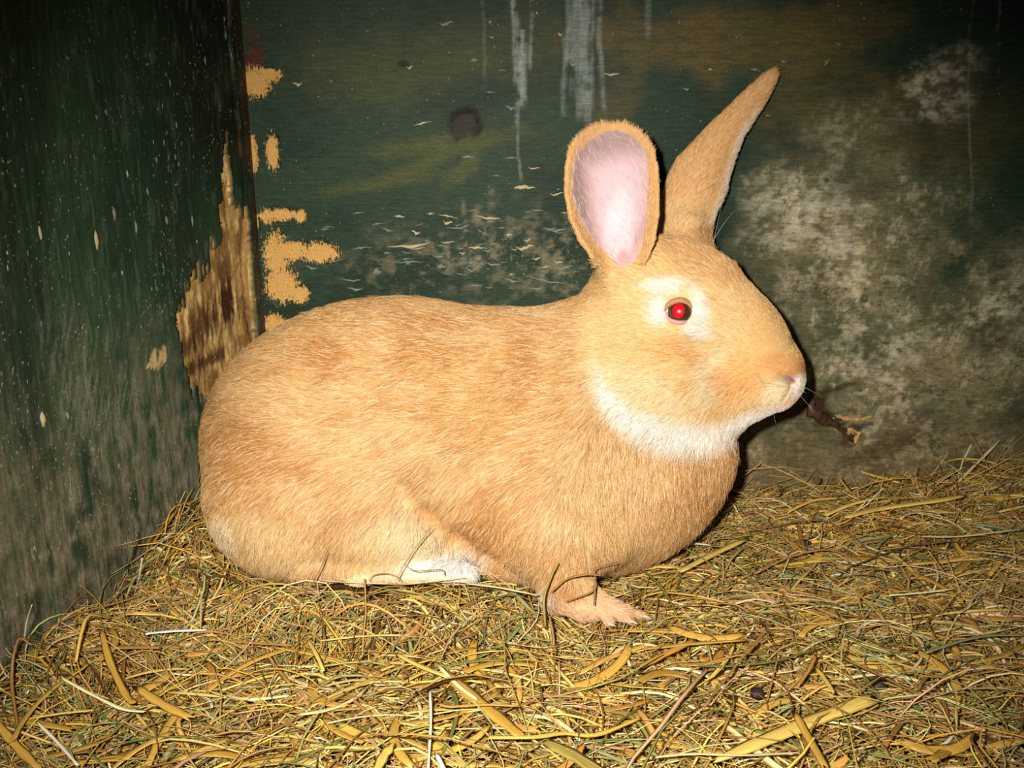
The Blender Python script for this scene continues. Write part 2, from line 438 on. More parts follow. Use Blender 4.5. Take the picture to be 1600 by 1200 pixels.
# ---------------------------------------------------------------- hay ground
def mound(x, y):
    h = .006 * np.sin(x * 11 + 1) * np.cos(y * 13) + .02 * (fbm(np.asarray(x) * 9, np.asarray(y) * 9, 81, 2) - .5)
    h = h + .034 * sstep(.20, .46, x) * sstep(-.20, -.02, y)
    lw = (np.stack([x, y], -1) - CORNER[:2]) @ LNRM[:2]
    h = h + .016 * sstep(.07, .0, lw) + .012 * sstep(.13, .02, np.hypot(x - CORNER[0] + .02, y + .08))
    h = h + .027 * sstep(1.35, .6, np.hypot((x + .105) / .15, (y + .15) / .085))
    return h
nx, ny = 130, 90
gx = np.linspace(-.42, .66, nx); gy = np.linspace(-.50, .0, ny)
X, Y = [q.ravel() for q in np.meshgrid(gx, gy, indexing='ij')]
inside = (np.stack([X, Y], -1) - CORNER[:2]) @ LNRM[:2]
push = np.clip(-.002 - inside, 0, None)
Xf = X + push * LNRM[0]; Yf = Y + push * LNRM[1] 
H = mound(Xf, Yf) - .009
me = np_mesh('floor', np.stack([Xf, Yf, H], -1), grid(nx, ny))
floor = tag(link('floor', me, simple_mat('trodden_litter', (84, 62, 30), .8, .2, .6, 160)), kind='structure')

# ---------------------------------------------------------------- the rabbit: one implicit body, meshed
# design space: a = right, b = up, c = away from the lens, 1 unit = one picture pixel at the animal's distance
S = 0.72 / F
def to_world(q):
    q = np.asarray(q, np.float64)
    return CAM + S * (q[..., 0:1] * RIGHT + q[..., 1:2] * UP + (F + q[..., 2:3]) * FWD)
def D(u, v, c):
    k = (F + c) / F
    return np.array([(u - 800) * k, (600 - v) * k, c])

ST = 3.3
ax = np.arange(-515, 500, ST, dtype=np.float32)
bx = np.arange(-405, 520, ST, dtype=np.float32)
cx = np.arange(-245, 250, ST, dtype=np.float32)
FIELD = np.full((len(ax), len(bx), len(cx)), 400.0, np.float32)

def block(lo, hi):
    i = [slice(max(0, int((l - g[0]) / ST) - 1), min(len(g), int((h - g[0]) / ST) + 2)) for l, h, g in zip(lo, hi, (ax, bx, cx))]
    A, B, Cc = ax[i[0]][:, None, None], bx[i[1]][None, :, None], cx[i[2]][None, None, :]
    return tuple(i), A, B, Cc

def blend(sl, d, k, sub=False):
    f = FIELD[sl]
    if sub:
        d = -d
        h = np.clip(.5 - .5 * (f - d) / k, 0, 1)
        FIELD[sl] = f * (1 - h) + d * h + k * h * (1 - h)
    else:
        h = np.clip(.5 + .5 * (d - f) / k, 0, 1)
        FIELD[sl] = d * (1 - h) + f * h - k * h * (1 - h)

def ell(u, v, c, ra, rb, rc, rot=0, yaw=0, k=30, sub=False):
    p = D(u, v, c); s = (F + c) / F
    ra, rb, rc = ra * s, rb * s, rc * s
    m = max(ra, rb, rc) + k + 12
    sl, A, B, Cc = block(p - m, p + m)
    x, y, z = A - p[0], B - p[1], Cc - p[2]
    cr, sr = math.cos(R(rot)), math.sin(R(rot))          # rot: clockwise in the picture
    x, y = x * cr - y * sr, x * sr + y * cr
    cy, sy = math.cos(R(yaw)), math.sin(R(yaw))          # yaw: right end away from the lens
    x, z = x * cy + z * sy, -x * sy + z * cy
    k0 = np.sqrt((x / ra) ** 2 + (y / rb) ** 2 + (z / rc) ** 2)
    k1 = np.sqrt((x / ra ** 2) ** 2 + (y / rb ** 2) ** 2 + (z / rc ** 2) ** 2)
    d = k0 * (k0 - 1) / np.maximum(k1, 1e-6)
    blend(sl, d.astype(np.float32), k, sub)

def cone(u0, v0, c0, r0, u1, v1, c1, r1, k=20, sub=False, flat=1.0):
    p, q = D(u0, v0, c0), D(u1, v1, c1)
    m = max(r0, r1) + k + 12
    sl, A, B, Cc = block(np.minimum(p, q) - m, np.maximum(p, q) + m)
    e = q - p
    x, y, z = A - p[0], B - p[1], Cc - p[2]
    t = np.clip((x * e[0] + y * e[1] + z * e[2]) / (e @ e), 0, 1)
    d = np.sqrt((x - t * e[0]) ** 2 + (y - t * e[1]) ** 2 + ((z - t * e[2]) * flat) ** 2) - (r0 + (r1 - r0) * t)
    blend(sl, d.astype(np.float32), k, sub)

def ear(rows, th, k):
    """rows: (v, u_left, u_right, c_middle, c_edge_offset): a cupped sheet with a rounded rim"""
    r = np.array(sorted(rows, key=lambda q: -q[0]), np.float64)
    b = 600 - r[:, 0]; uc = (r[:, 1] + r[:, 2]) / 2 - 800; hw = (r[:, 2] - r[:, 1]) / 2
    s = (F + r[:, 3]) / F
    b, uc, hw = b * s, uc * s, hw * s
    lo = np.array([(uc - hw).min(), b.min(), (r[:, 3] + np.minimum(r[:, 4], 0)).min()]) - 30
    hi = np.array([(uc + hw).max(), b.max(), (r[:, 3] + np.maximum(r[:, 4], 0)).max()]) + 30
    sl, A, B, Cc = block(lo, hi)
    Bf = B.ravel()
    I = lambda q: np.interp(Bf, b, q).astype(np.float32)[None, :, None]
    u_, w_, c_, e_ = I(uc), I(hw), I(r[:, 3]), I(r[:, 4])
    t = (A - u_) / np.maximum(w_, 4)
    tc = np.clip(t, -1, 1)
    cs = c_ + e_ * tc * tc
    slope = np.sqrt(1 + (2 * e_ * tc / np.maximum(w_, 4)) ** 2)
    dx = np.maximum(np.abs(A - u_) - np.maximum(w_ - th, 0), 0)
    dy = np.maximum(np.maximum(B - (b.max() - th), (b.min()) - B), 0)
    thk = th * (1 + .35 * sstep(.55, .95, np.abs(tc)))
    d = np.sqrt(dx ** 2 + dy ** 2 + ((Cc - cs) / slope) ** 2) - thk
    blend(sl, d.astype(np.float32), k)

# trunk
ell(620, 692, 10, 303, 230, 182, k=10)
ell(925, 678, 10, 224, 214, 150, k=60)
ell(780, 620, 10, 150, 130, 130, k=40)
ell(985, 560, 5, 110, 140, 100, rot=20, k=40)              # neck
ell(470, 770, -70, 150, 138, 112, k=30)                    # near haunch
ell(562, 805, -88, 172, 94, 92, rot=9, k=14)               # near thigh towards the knee
ell(480, 780, 95, 140, 130, 80, k=30)                      # far haunch
ell(845, 765, -70, 165, 142, 92, rot=-14, k=9)             # belly and ribs overhanging the knee
ell(905, 735, -85, 120, 150, 72, rot=-10, k=30)            # near shoulder
ell(900, 745, 100, 110, 140, 60, k=30)                     # far shoulder
ell(982, 752, -20, 108, 100, 98, rot=-30, k=30)          # breast
for p_, q_ in (((632, 765), (672, 808)), ((672, 808), (716, 846)), ((716, 846), (762, 876)), ((762, 876), (806, 902))):
    def _front(u_, v_):
        for c_ in np.arange(-235, 60, 3.0):
            d_ = D(u_, v_, c_)
            if FIELD[int(round((d_[0] - ax[0]) / ST)), int(round((d_[1] - bx[0]) / ST)), int(round((d_[2] - cx[0]) / ST))] < 0: return c_
        return -100
    cone(p_[0], p_[1], _front(*p_) - 3, 9, q_[0], q_[1], _front(*q_) - 3, 10, k=20, sub=True)   # fold of skin over the knee
# hind feet, heel to toes
cone(486, 884, -120, 26, 560, 890, -128, 24, k=16)
cone(560, 890, -128, 24, 725, 893, -128, 20, k=18)
cone(480, 885, 150, 26, 740, 880, 140, 22, k=16)
# forelegs and paws
cone(868, 840, -100, 62, 885, 915, -112, 40, k=22)
cone(885, 915, -112, 40, 912, 940, -122, 30, k=14)
cone(912, 940, -122, 30, 975, 956, -134, 15, k=10)
for (u, v, c, r) in ((1004, 962, -128, 9.5), (984, 969, -142, 9.5), (950, 972, -150, 10), (925, 966, -152, 10)):
    cone(930 + (u - 930) * .45, 948 + (v - 948) * .3, -128 + (c + 128) * .6, 15, u, v, c, r, k=5)
cone(905, 850, 95, 55, 925, 905, 100, 34, k=22)
cone(925, 905, 100, 34, 1000, 915, 100, 20, k=12)
# scut
ell(352, 770, 115, 44, 52, 40, rot=-25, k=12)
# head
ell(1040, 500, -12, 134, 134, 100, rot=20, yaw=6, k=16)
cone(1092, 494, -18, 98, 1203, 577, -34, 56, k=20)
ell(1168, 508, -24, 84, 52, 58, rot=46, k=20)              # bridge of the nose
ell(1048, 608, -30, 116, 84, 88, rot=8, k=26)              # jowl
cone(1110, 622, -18, 66, 1208, 605, -32, 42, k=22)         # chin
ell(1172, 592, -62, 66, 46, 34, rot=-8, yaw=12, k=22)      # near whisker pad
ell(1178, 588, 4, 60, 44, 34, k=22)
ell(1228, 594, -40, 31, 31, 27, k=12)                      # lips
ell(1062, 452, -86, 44, 17, 22, rot=8, k=20)               # brow
ell(1062, 520, -92, 40, 14, 18, rot=10, k=18)              # under the eye
ell(1062, 487, -122, 22, 19, 22, k=8, sub=True)            # socket
cone(1224, 588, -92, 4.5, 1246, 597, -74, 4.5, k=3, sub=True)   # nostril
cone(1240, 606, -72, 2.2, 1228, 632, -70, 2.2, k=3, sub=True)   # split lip
# ears
ear([(428, 955, 1000, -66, -18), (410, 922, 1010, -62, -42), (385, 900, 1018, -56, -56), (350, 884, 1024, -50, -54), (310, 877, 1027, -50, -46), (270, 878, 1026, -54, -38), (240, 884, 1021, -58, -30), (222, 895, 1012, -61, -24), (210, 907, 1003, -63, -18), (202, 917, 994, -64, -14), (196, 928, 984, -65, -10), (192, 937, 976, -66, -7), (188, 946, 967, -66, -4), (185, 953, 961, -66, -2)], 8.0, 10)
ear([(392, 1022, 1118, 44, 26), (360, 1026, 1117, 46, 30), (330, 1031, 1126, 46, 32), (300, 1036, 1141, 46, 34), (270, 1046, 1148, 46, 32), (245, 1058, 1155, 46, 30), (215, 1086, 1166, 44, 26), (190, 1110, 1180, 42, 20), (165, 1136, 1196, 40, 16), (140, 1162, 1210, 38, 12), (122, 1182, 1219, 36, 8), (110, 1198, 1219, 36, 4), (104, 1203, 1216, 36, 2)], 8.5, 12)
cone(975, 446, -74, 28, 962, 405, -42, 32, k=16)           # ear root
cone(1073, 392, 46, 34, 1073, 356, 52, 26, k=26)
cone(984, 416, -94, 3.5, 1010, 335, -88, 3, k=5)             # fold inside the near ear
ell(972, 408, -112, 10, 30, 26, rot=12, k=8, sub=True)     # ear canal
FIELD += 5.0                                               # room for the coat

def surface_nets(Fd):
    n = np.array(Fd.shape)
    ins = Fd < 0
    cnt = np.zeros(n - 1, np.int8)
    for i in (0, 1):
        for j in (0, 1):
            for k in (0, 1):
                cnt += ins[i:n[0] - 1 + i, j:n[1] - 1 + j, k:n[2] - 1 + k]
    cells = np.argwhere((cnt > 0) & (cnt < 8))
    idx = np.full(n - 1, -1, np.int32); idx[tuple(cells.T)] = np.arange(len(cells))
    acc = np.zeros((len(cells), 3)); num = np.zeros(len(cells))
    corners = [(i, j, k) for i in (0, 1) for j in (0, 1) for k in (0, 1)]
    vals = {c: Fd[cells[:, 0] + c[0], cells[:, 1] + c[1], cells[:, 2] + c[2]] for c in corners}
    for c in corners:
        for axx in range(3):
            if c[axx] == 0:
                e = list(c); e[axx] = 1; e = tuple(e)
                f0, f1 = vals[c], vals[e]
                m = (f0 < 0) != (f1 < 0)
                t = np.where(m, f0 / np.where(m, f0 - f1, 1), 0)
                p = np.tile(np.array(c, float), (len(cells), 1)); p[:, axx] += t
                acc[m] += p[m]; num[m] += 1
    V = cells + acc / num[:, None]
    quads = []
    for axx in range(3):
        sl0 = [slice(None)] * 3; sl1 = [slice(None)] * 3
        sl0[axx] = slice(0, -1); sl1[axx] = slice(1, None)
        a, b_ = ins[tuple(sl0)], ins[tuple(sl1)]
        for flip, m in ((False, a & ~b_), (True, ~a & b_)):
            e = np.argwhere(m)
            o1, o2 = [(1, 2), (2, 0), (0, 1)][axx]
            ok = (e[:, o1] > 0) & (e[:, o2] > 0); e = e[ok]
            q = []
            for (d1, d2) in ((1, 1), (0, 1), (0, 0), (1, 0)):
                c = e.copy(); c[:, o1] -= d1; c[:, o2] -= d2
                c = np.minimum(c, n - 2)
                q.append(idx[c[:, 0], c[:, 1], c[:, 2]])
            q = np.stack(q, -1)
            if flip: q = q[:, ::-1]
            quads.append(q)
    return V, np.concatenate(quads)

V, Q = surface_nets(FIELD)
V = np.array([ax[0], bx[0], cx[0]]) + V * ST
# keep the largest shell, relax a little
for it in range(3):
    s = np.zeros_like(V); n_ = np.zeros(len(V))
    for i in range(4):
        np.add.at(s, Q[:, i], V[Q[:, (i + 1) % 4]] + V[Q[:, (i - 1) % 4]]); np.add.at(n_, Q[:, i], 2)
    V = V + .5 * (s / np.maximum(n_, 1)[:, None] - V)

def vnormals(V, Q):
    n = np.cross(V[Q[:, 2]] - V[Q[:, 0]], V[Q[:, 3]] - V[Q[:, 1]])
    vn = np.zeros_like(V)
    for i in range(4): np.add.at(vn, Q[:, i], n)
    return vn / np.maximum(np.linalg.norm(vn, axis=1), 1e-9)[:, None], .5 * np.linalg.norm(n, axis=1)
VN, QA = vnormals(V, Q)

NEAR_IN = [(428, 974, 980), (412, 964, 990), (396, 948, 999), (378, 930, 1004), (355, 912, 1009), (310, 894, 1013), (270, 895, 1013), (240, 902, 1010), (222, 918, 1000), (210, 936, 985), (204, 950, 968)]
_ni = np.array(sorted(NEAR_IN), float)
NEAR_OUT = [(428, 945, 1000), (410, 918, 1012), (385, 897, 1021), (350, 882, 1028), (310, 874, 1030), (270, 875, 1030), (240, 881, 1025), (215, 893, 1014), (200, 908, 1002), (188, 930, 980), (180, 940, 970)]
_no = np.array(sorted(NEAR_OUT), float)

def uv_of(q):
    k = F / (F + q[:, 2])
    return 800 + q[:, 0] * k, 600 - q[:, 1] * k

def regions(q, n):
    """soft masks over the animal, from its own proportions"""
    u, v = uv_of(q)
    near = n[:, 2] < .15
    lo, hi = np.interp(v, _ni[:, 0], _ni[:, 1]), np.interp(v, _ni[:, 0], _ni[:, 2])
    e = np.minimum(u - lo, hi - u)
    inner = np.where((v > 204) & (v < 424) & near & (q[:, 2] < -40), sstep(-3, 5, e), 0)
    lo, hi = np.interp(v, _no[:, 0], _no[:, 1]), np.interp(v, _no[:, 0], _no[:, 2])
    ear_n = ((v < 412) & (u > lo - 4) & (u < hi + 4) & (u < 1034) & (q[:, 2] < 0)).astype(float)
    ear_f = ((v < 365) & (u > 1010) & (q[:, 2] > 8) & (v < 366 - .0 * u)).astype(float)
    head = sstep(30, -30, np.hypot((u - 1075) / 1.0, (v - 530) / .98) - 172 + 40 * ((u < 935) * (935 - u) / 60)) 
    head = np.maximum(head, (u > 1150) & (v < 660))
    head = head * (v < 706 + .0 * u) * (1 - ear_n) * (1 - ear_f)
    jl = np.interp(u, [900, 925, 940, 960, 1000, 1040, 1070, 1120, 1170, 1210, 1260], [560, 590, 612, 650, 682, 697, 701, 690, 676, 668, 660])
    head = head * sstep(8, -4, v - jl)
    return u, v, inner, ear_n, ear_f, head, jl

def g(u, v, cu, cv, ru, rv, rot=0, a=1.15, b=.55):
    c, s = math.cos(R(rot)), math.sin(R(rot)); x, y = u - cu, v - cv
    return sstep(a, b, np.hypot((x * c + y * s) / ru, (-x * s + y * c) / rv))

TAN = lin((208, 156, 94)); DEEP = lin((190, 132, 70)); CHIN = lin((248, 242, 232)); PALE = lin((232, 196, 138)); CREAM = lin((240, 216, 172)); WHITE = lin((228, 218, 206))
PINK = lin((228, 192, 198)); MAUVE = lin((170, 140, 140)); ROSE = lin((214, 160, 160))
def coat(q, n):
    u, v, inner, en, ef, head, jl = regions(q, n)
    nz_ = fbm(u / 60, v / 45, 101, 3)
    c = np.tile(TAN, (len(q), 1))
    c = mixc(c, DEEP, sstep(.48, .7, nz_) * .8)
    c = mixc(c, PALE, sstep(.52, .72, fbm(u / 80 + 9, v / 50, 131, 3)) * .4)
    c = mixc(c, DEEP, g(u, v, 400, 705, 80, 60) * .7)
    c = mixc(c, lin((196, 150, 92)), g(u, v, 640, 470, 230, 40) * .5)
    c = mixc(c, PALE, g(u, v, 430, 850, 110, 60, 20) * .75)
    c = mixc(c, PALE, g(u, v, 620, 850, 110, 40) * .6)
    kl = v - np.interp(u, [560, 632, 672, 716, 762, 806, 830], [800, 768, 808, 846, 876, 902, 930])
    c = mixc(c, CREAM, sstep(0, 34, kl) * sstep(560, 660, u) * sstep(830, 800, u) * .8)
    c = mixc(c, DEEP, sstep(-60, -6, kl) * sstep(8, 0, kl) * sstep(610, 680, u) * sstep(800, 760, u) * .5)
    c = mixc(c, CHIN, g(u, v, 690, 888, 78, 34, -8) * .95)
    c = mixc(c, WHITE, g(u, v, 800, 925, 80, 26) * .7)
    c = mixc(c, CREAM, g(u, v, 600, 905, 130, 18) * .8)
    c = mixc(c, PALE, g(u, v, 950, 760, 110, 140, 0) * .35)
    c = mixc(c, CREAM, g(u, v, 345, 830, 30, 40) * .8)
    c = mixc(c, lin((226, 178, 140)), g(u, v, 945, 955, 90, 34) * .7)
    c = mixc(c, lin((200, 140, 96)), g(u, v, 500, 895, 34, 14) * .8)
    # head
    hc = np.tile(lin((228, 182, 118)), (len(q), 1))
    hc = mixc(hc, DEEP, g(u, v, 1105, 405, 90, 40, 25) * .55)
    hc = mixc(hc, PALE, g(u, v, 1120, 510, 60, 60) * .6)
    hc = mixc(hc, CREAM, g(u, v, 1115, 590, 30, 55, 20) * .75)
    hc = mixc(hc, lin((216, 156, 86)), g(u, v, 1060, 548, 60, 20, 8) * .7)
    hc = mixc(hc, lin((222, 160, 90)), g(u, v, 1155, 590, 46, 38, -20) * .75)
    hc = mixc(hc, lin((214, 150, 88)), g(u, v, 1225, 570, 44, 22, 10) * .75)
    hc = mixc(hc, CREAM, g(u, v, 1010, 620, 90, 50, 25) * .6)
    hc = mixc(hc, CREAM, g(u, v, 1218, 612, 34, 20, -30) * .9)
    hc = mixc(hc, CHIN, sstep(-62, -22, v - jl) * sstep(1130, 1070, u) * sstep(925, 960, u))
    hc = mixc(hc, CHIN, sstep(-46, -20, v - jl) * (u > 1060) * .95)
    for (a_, b_, ra, rb, ro) in ((1032, 488, 15, 24, 0), (1044, 449, 38, 12, -4), (1098, 484, 17, 33, -10), (1096, 517, 26, 11, 20)):
        hc = mixc(hc, WHITE, g(u, v, a_, b_, ra, rb, ro, 1.45, .5) * .95)
    hc = mixc(hc, WHITE, g(u, v, 1250, 602, 14, 24, 20) * .9)
    hc = mixc(hc, ROSE * .7, g(u, v, 1234, 592, 13, 6, 22, 1.1, .7))
    hc = mixc(hc, lin((150, 100, 100)), g(u, v, 1236, 618, 2.5, 16, 25, 1.1, .5) * .7)
    c = c * (1 - head[:, None]) + hc * head[:, None]
    # ears
    c = mixc(c, lin((222, 170, 108)), np.maximum(en, ef))
    c = mixc(c, PALE, g(u, v, 1060, 340, 60, 30) * ef * .5)
    fr = np.interp(v, [104, 165, 215, 260, 300, 370], [1219, 1196, 1166, 1151, 1141, 1117])
    c = mixc(c, lin((238, 226, 210)), ef * sstep(-24, -6, u - fr) * sstep(150, 220, v) * .8)
    ic = np.tile(PINK, (len(q), 1))
    ic = mixc(ic, MAUVE, np.maximum(sstep(275, 225, v + .25 * (u - 950)), sstep(938, 905, u - .12 * (v - 300))))
    ic = mixc(ic, lin((230, 214, 220)), g(u, v, 968, 350, 26, 70, 8) * .8)
    ic = mixc(ic, ROSE, g(u, v, 972, 412, 12, 26, 10) * .8)
    ic = mixc(ic, ROSE, g(u, v, 996, 375, 7, 50, 20) * .5)
    c = c * (1 - inner[:, None]) + ic * inner[:, None]
    return c

BASE = Vector((0.0, -0.15, 0.0))
rabbit = bpy.data.objects.new('rabbit', None); col.objects.link(rabbit)
rabbit.location = BASE; rabbit.empty_display_size = .05
tag(rabbit, 'tan rabbit with flash red-eye and upright ears crouching on hay', 'rabbit')
Vw = to_world(V)
me = np_mesh('body', Vw, Q)
vcol(me, 'col', coat(V, VN) * .92)
M_SKIN = attr_mat('rabbit_skin', 'col', .7, .25)
M_SKIN.node_tree.nodes['Principled BSDF'].inputs['Subsurface Weight'].default_value = 0.0
body = link('body', me, M_SKIN, rabbit)

# ---- coat of hair
def sample(n, wgt):
    p = QA * wgt; p = p / p.sum()
    f = rng.choice(len(Q), n, p=p)
    s, t = rng.random(n)[:, None], rng.random(n)[:, None]
    q = Q[f]
    W = [(1 - s) * (1 - t), s * (1 - t), s * t, (1 - s) * t]
    return sum(W[i] * V[q[:, i]] for i in range(4)), sum(W[i] * VN[q[:, i]] for i in range(4))

NH = 430000
fc = V[Q].mean(1); fn = VN[Q].mean(1)
u, v, inner, en, ef, head, jl = regions(fc, fn)
eye_hole = np.hypot((u - 1063) / 25, (v - 487) / 21) < 1
wgt = np.where(fn[:, 2] < .25, 1.0, .35) * (1 - .93 * inner) * np.where(head > .5, 1.9, 1.0) * np.where((en + ef) > 0, 1.6, 1.0)
wgt = wgt * np.where(eye_hole & (fn[:, 2] < 0), 0, 1) * np.where(g(u, v, 1234, 592, 12, 5, 22) > .5, .0, 1)
wgt = wgt * (v < 985)
q, n = sample(NH, wgt)
n /= np.linalg.norm(n, axis=1)[:, None]
u, v, inner, en, ef, head, jl = regions(q, n)
# lay of the hair
flow = np.zeros((NH, 3))
lower = sstep(640, 860, v); chest = sstep(830, 960, u) * sstep(560, 680, v)
flow[:, 0] = -1 + .55 * lower + .75 * chest
flow[:, 1] = -.10 + .35 * g(u, v, 430, 560, 170, 110) - .75 * lower - 1.0 * chest
hd = np.stack([u - 1275, (585 - v), 0 * u], -1)
hd /= np.linalg.norm(hd, axis=1)[:, None]
hd[:, 1] -= .35 * sstep(520, 640, v) + .0
flow = flow * (1 - head[:, None]) + hd * head[:, None]
e1 = np.stack([np.where(u < 952, -.35, .25), 0 * u + 1.0, 0 * u], -1)
flow = np.where((en > 0)[:, None], e1, flow)
flow = np.where((ef > 0)[:, None], np.array([.55, .85, 0])[None], flow)
flow = np.where((inner > .5)[:, None], np.stack([-.55 + 0 * u, .6 + 0 * u, 0 * u], -1), flow)
paw = g(u, v, 945, 950, 100, 40); foot = g(u, v, 620, 905, 160, 26)
pf = np.maximum(paw, foot)[:, None]
flow = flow * (1 - pf) + np.array([1.0, -.25, 0])[None] * pf
# locks: low-frequency wander of direction
wa = (fbm(u / 34, v / 26, 111, 3) - .5) * 1.0 + (fbm(u / 11, v / 11, 117, 2) - .5) * .5 + rng.normal(0, .17, NH)
ca, sa = np.cos(wa), np.sin(wa)
flow = np.stack([flow[:, 0] * ca - flow[:, 1] * sa, flow[:, 0] * sa + flow[:, 1] * ca, flow[:, 2] + rng.normal(0, .1, NH)], -1)
tng = flow - (flow * n).sum(1)[:, None] * n
tl = np.linalg.norm(tng, axis=1)
tng /= np.maximum(tl, 1e-6)[:, None]
ln = np.full(NH, 22.0)
ln = ln + 6 * chest
ln = ln * (1 - head) + head * (17 - 10 * sstep(1110, 1220, u) + 5 * sstep(-30, 0, v - jl) * (u > 1120) + 10 * sstep(-50, -5, v - jl) * (u < 1150))
ln = np.where(en > 0, 8, ln); ln = np.where(ef > 0, 12, ln)
ln = np.where((inner > .3) & (en >= 0), 20, ln)
ln = ln * (1 - .62 * pf[:, 0])
near_eye = sstep(2.2, 1.0, np.hypot((u - 1062) / 22, (v - 487) / 18))
ln = ln * (1 - .6 * near_eye * head)
ln = ln * rng.uniform(.65, 1.25, NH)
lift = R(17) + R(10) * chest + rng.normal(0, R(6), NH) + R(8) * (1 - np.clip(tl, 0, 1))
lift = np.where(inner > .3, R(14), lift)
NPT = 5
pts = np.zeros((NH, NPT, 3))
for k in range(NPT):
    s = k / (NPT - 1)
    pts[:, k] = q - n * 1.5 + ln[:, None] * s * (tng * np.cos(lift)[:, None] + n * (np.sin(lift) * (1.35 - .7 * s))[:, None])
    pts[:, k, 1] -= (2.0 * s * s) * (ln / 30)
Pw = to_world(pts.reshape(-1, 3)).reshape(NH, NPT, 3)
lw = (Pw[..., :2] - CORNER[:2]) @ LNRM[:2]
push = np.clip(.0012 - lw, 0, None)
Pw[..., 0] += push * LNRM[0]; Pw[..., 1] += push * LNRM[1]
Pw[..., 1] = np.minimum(Pw[..., 1], -.001)
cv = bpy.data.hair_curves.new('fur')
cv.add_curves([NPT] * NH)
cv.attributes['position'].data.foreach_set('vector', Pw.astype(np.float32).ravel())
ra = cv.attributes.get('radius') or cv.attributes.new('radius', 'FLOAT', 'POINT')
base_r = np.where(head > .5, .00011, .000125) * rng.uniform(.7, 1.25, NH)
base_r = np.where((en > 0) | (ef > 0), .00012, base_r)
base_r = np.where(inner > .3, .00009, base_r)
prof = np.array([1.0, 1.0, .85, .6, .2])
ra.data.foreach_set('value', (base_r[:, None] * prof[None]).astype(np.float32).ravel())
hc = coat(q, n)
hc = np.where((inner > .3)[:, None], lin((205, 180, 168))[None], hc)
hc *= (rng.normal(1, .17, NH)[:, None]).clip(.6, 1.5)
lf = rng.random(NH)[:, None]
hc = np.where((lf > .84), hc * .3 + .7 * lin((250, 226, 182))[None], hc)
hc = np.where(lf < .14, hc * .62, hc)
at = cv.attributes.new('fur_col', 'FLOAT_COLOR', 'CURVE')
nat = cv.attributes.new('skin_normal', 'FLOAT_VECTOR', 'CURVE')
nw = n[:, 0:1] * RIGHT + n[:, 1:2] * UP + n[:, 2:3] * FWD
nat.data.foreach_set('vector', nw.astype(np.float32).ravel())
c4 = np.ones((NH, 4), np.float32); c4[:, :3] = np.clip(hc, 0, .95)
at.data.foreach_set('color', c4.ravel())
m, nt, b = nodes('rabbit_fur')
a = nt.nodes.new('ShaderNodeAttribute'); a.attribute_name = 'fur_col'
hi_ = nt.nodes.new('ShaderNodeHairInfo')
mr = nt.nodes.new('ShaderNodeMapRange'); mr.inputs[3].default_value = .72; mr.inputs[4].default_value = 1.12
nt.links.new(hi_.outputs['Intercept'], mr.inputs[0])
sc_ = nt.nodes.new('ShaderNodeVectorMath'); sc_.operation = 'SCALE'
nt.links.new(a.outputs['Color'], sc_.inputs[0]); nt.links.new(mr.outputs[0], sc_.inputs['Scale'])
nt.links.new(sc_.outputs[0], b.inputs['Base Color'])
b.inputs['Roughness'].default_value = .5; b.inputs['Specular IOR Level'].default_value = .25
na = nt.nodes.new('ShaderNodeAttribute'); na.attribute_name = 'skin_normal'
ge = nt.nodes.new('ShaderNodeNewGeometry')
mxn = nt.nodes.new('ShaderNodeMix'); mxn.data_type = 'VECTOR'; mxn.inputs['Factor'].default_value = .45
nt.links.new(ge.outputs['Normal'], mxn.inputs[4]); nt.links.new(na.outputs['Vector'], mxn.inputs[5])
nrm = nt.nodes.new('ShaderNodeVectorMath'); nrm.operation = 'NORMALIZE'
nt.links.new(mxn.outputs[1], nrm.inputs[0]); nt.links.new(nrm.outputs[0], b.inputs['Normal'])
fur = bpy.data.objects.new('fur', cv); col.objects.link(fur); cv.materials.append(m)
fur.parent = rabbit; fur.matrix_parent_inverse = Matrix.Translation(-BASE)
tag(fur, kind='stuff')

def surf_c(u, v):
    """depth of the near flank at a picture point, read from the body"""
    for c in np.arange(-240, 100, 1.5):
        p = D(u, v, c)
        i = [int(round((p[j] - gg[0]) / ST)) for j, gg in enumerate((ax, bx, cx))]
        if FIELD[i[0], i[1], i[2]] < 0: return c
    return None

# ---- eye: ball, pupil painted with the flash's red-eye reflection, rim
def sphere_cap(cen, r, axis, ang, nr=14, ns=32, oval=1.0):
    axis = axis / np.linalg.norm(axis)
    e1 = np.cross(axis, [0.05, 0.1, 1.0]) if abs(axis[2]) < .9 else np.array([1.0, 0, 0]); e1 = e1 - (e1 @ axis) * axis; e1 /= np.linalg.norm(e1); e2 = np.cross(axis, e1)
    V_, F_ = [cen + r * axis], []
    for i in range(1, nr + 1):
        for j in range(ns):
            ph = 2 * math.pi * j / ns
            th = ang * i / nr * (1.0 if oval == 1 else 1 / math.hypot(math.cos(ph) / 1.0, math.sin(ph) / oval))
            V_.append(cen + r * (axis * math.cos(th) + math.sin(th) * (math.cos(ph) * e1 + math.sin(ph) * e2)))
    for j in range(ns): F_.append((0, 1 + j, 1 + (j + 1) % ns, 1 + (j + 1) % ns))
    for i in range(nr - 1):
        for j in range(ns):
            F_.append((1 + i * ns + j, 1 + (i + 1) * ns + j, 1 + (i + 1) * ns + (j + 1) % ns, 1 + i * ns + (j + 1) % ns))
    tri = [f[:3] for f in F_[:ns]]
    me = bpy.data.meshes.new('cap'); me.from_pydata([tuple(p) for p in V_], [], tri + F_[ns:])
    for p in me.polygons: p.use_smooth = True
    return me
cs = surf_c(1036, 487)
ce = cs + 9.5
ec = to_world(D(1062, 487, ce)); er = 20.0 * S
M_EYE = simple_mat('iris_brown', (66, 44, 32), .15, .5, .2, 900, 1.0)
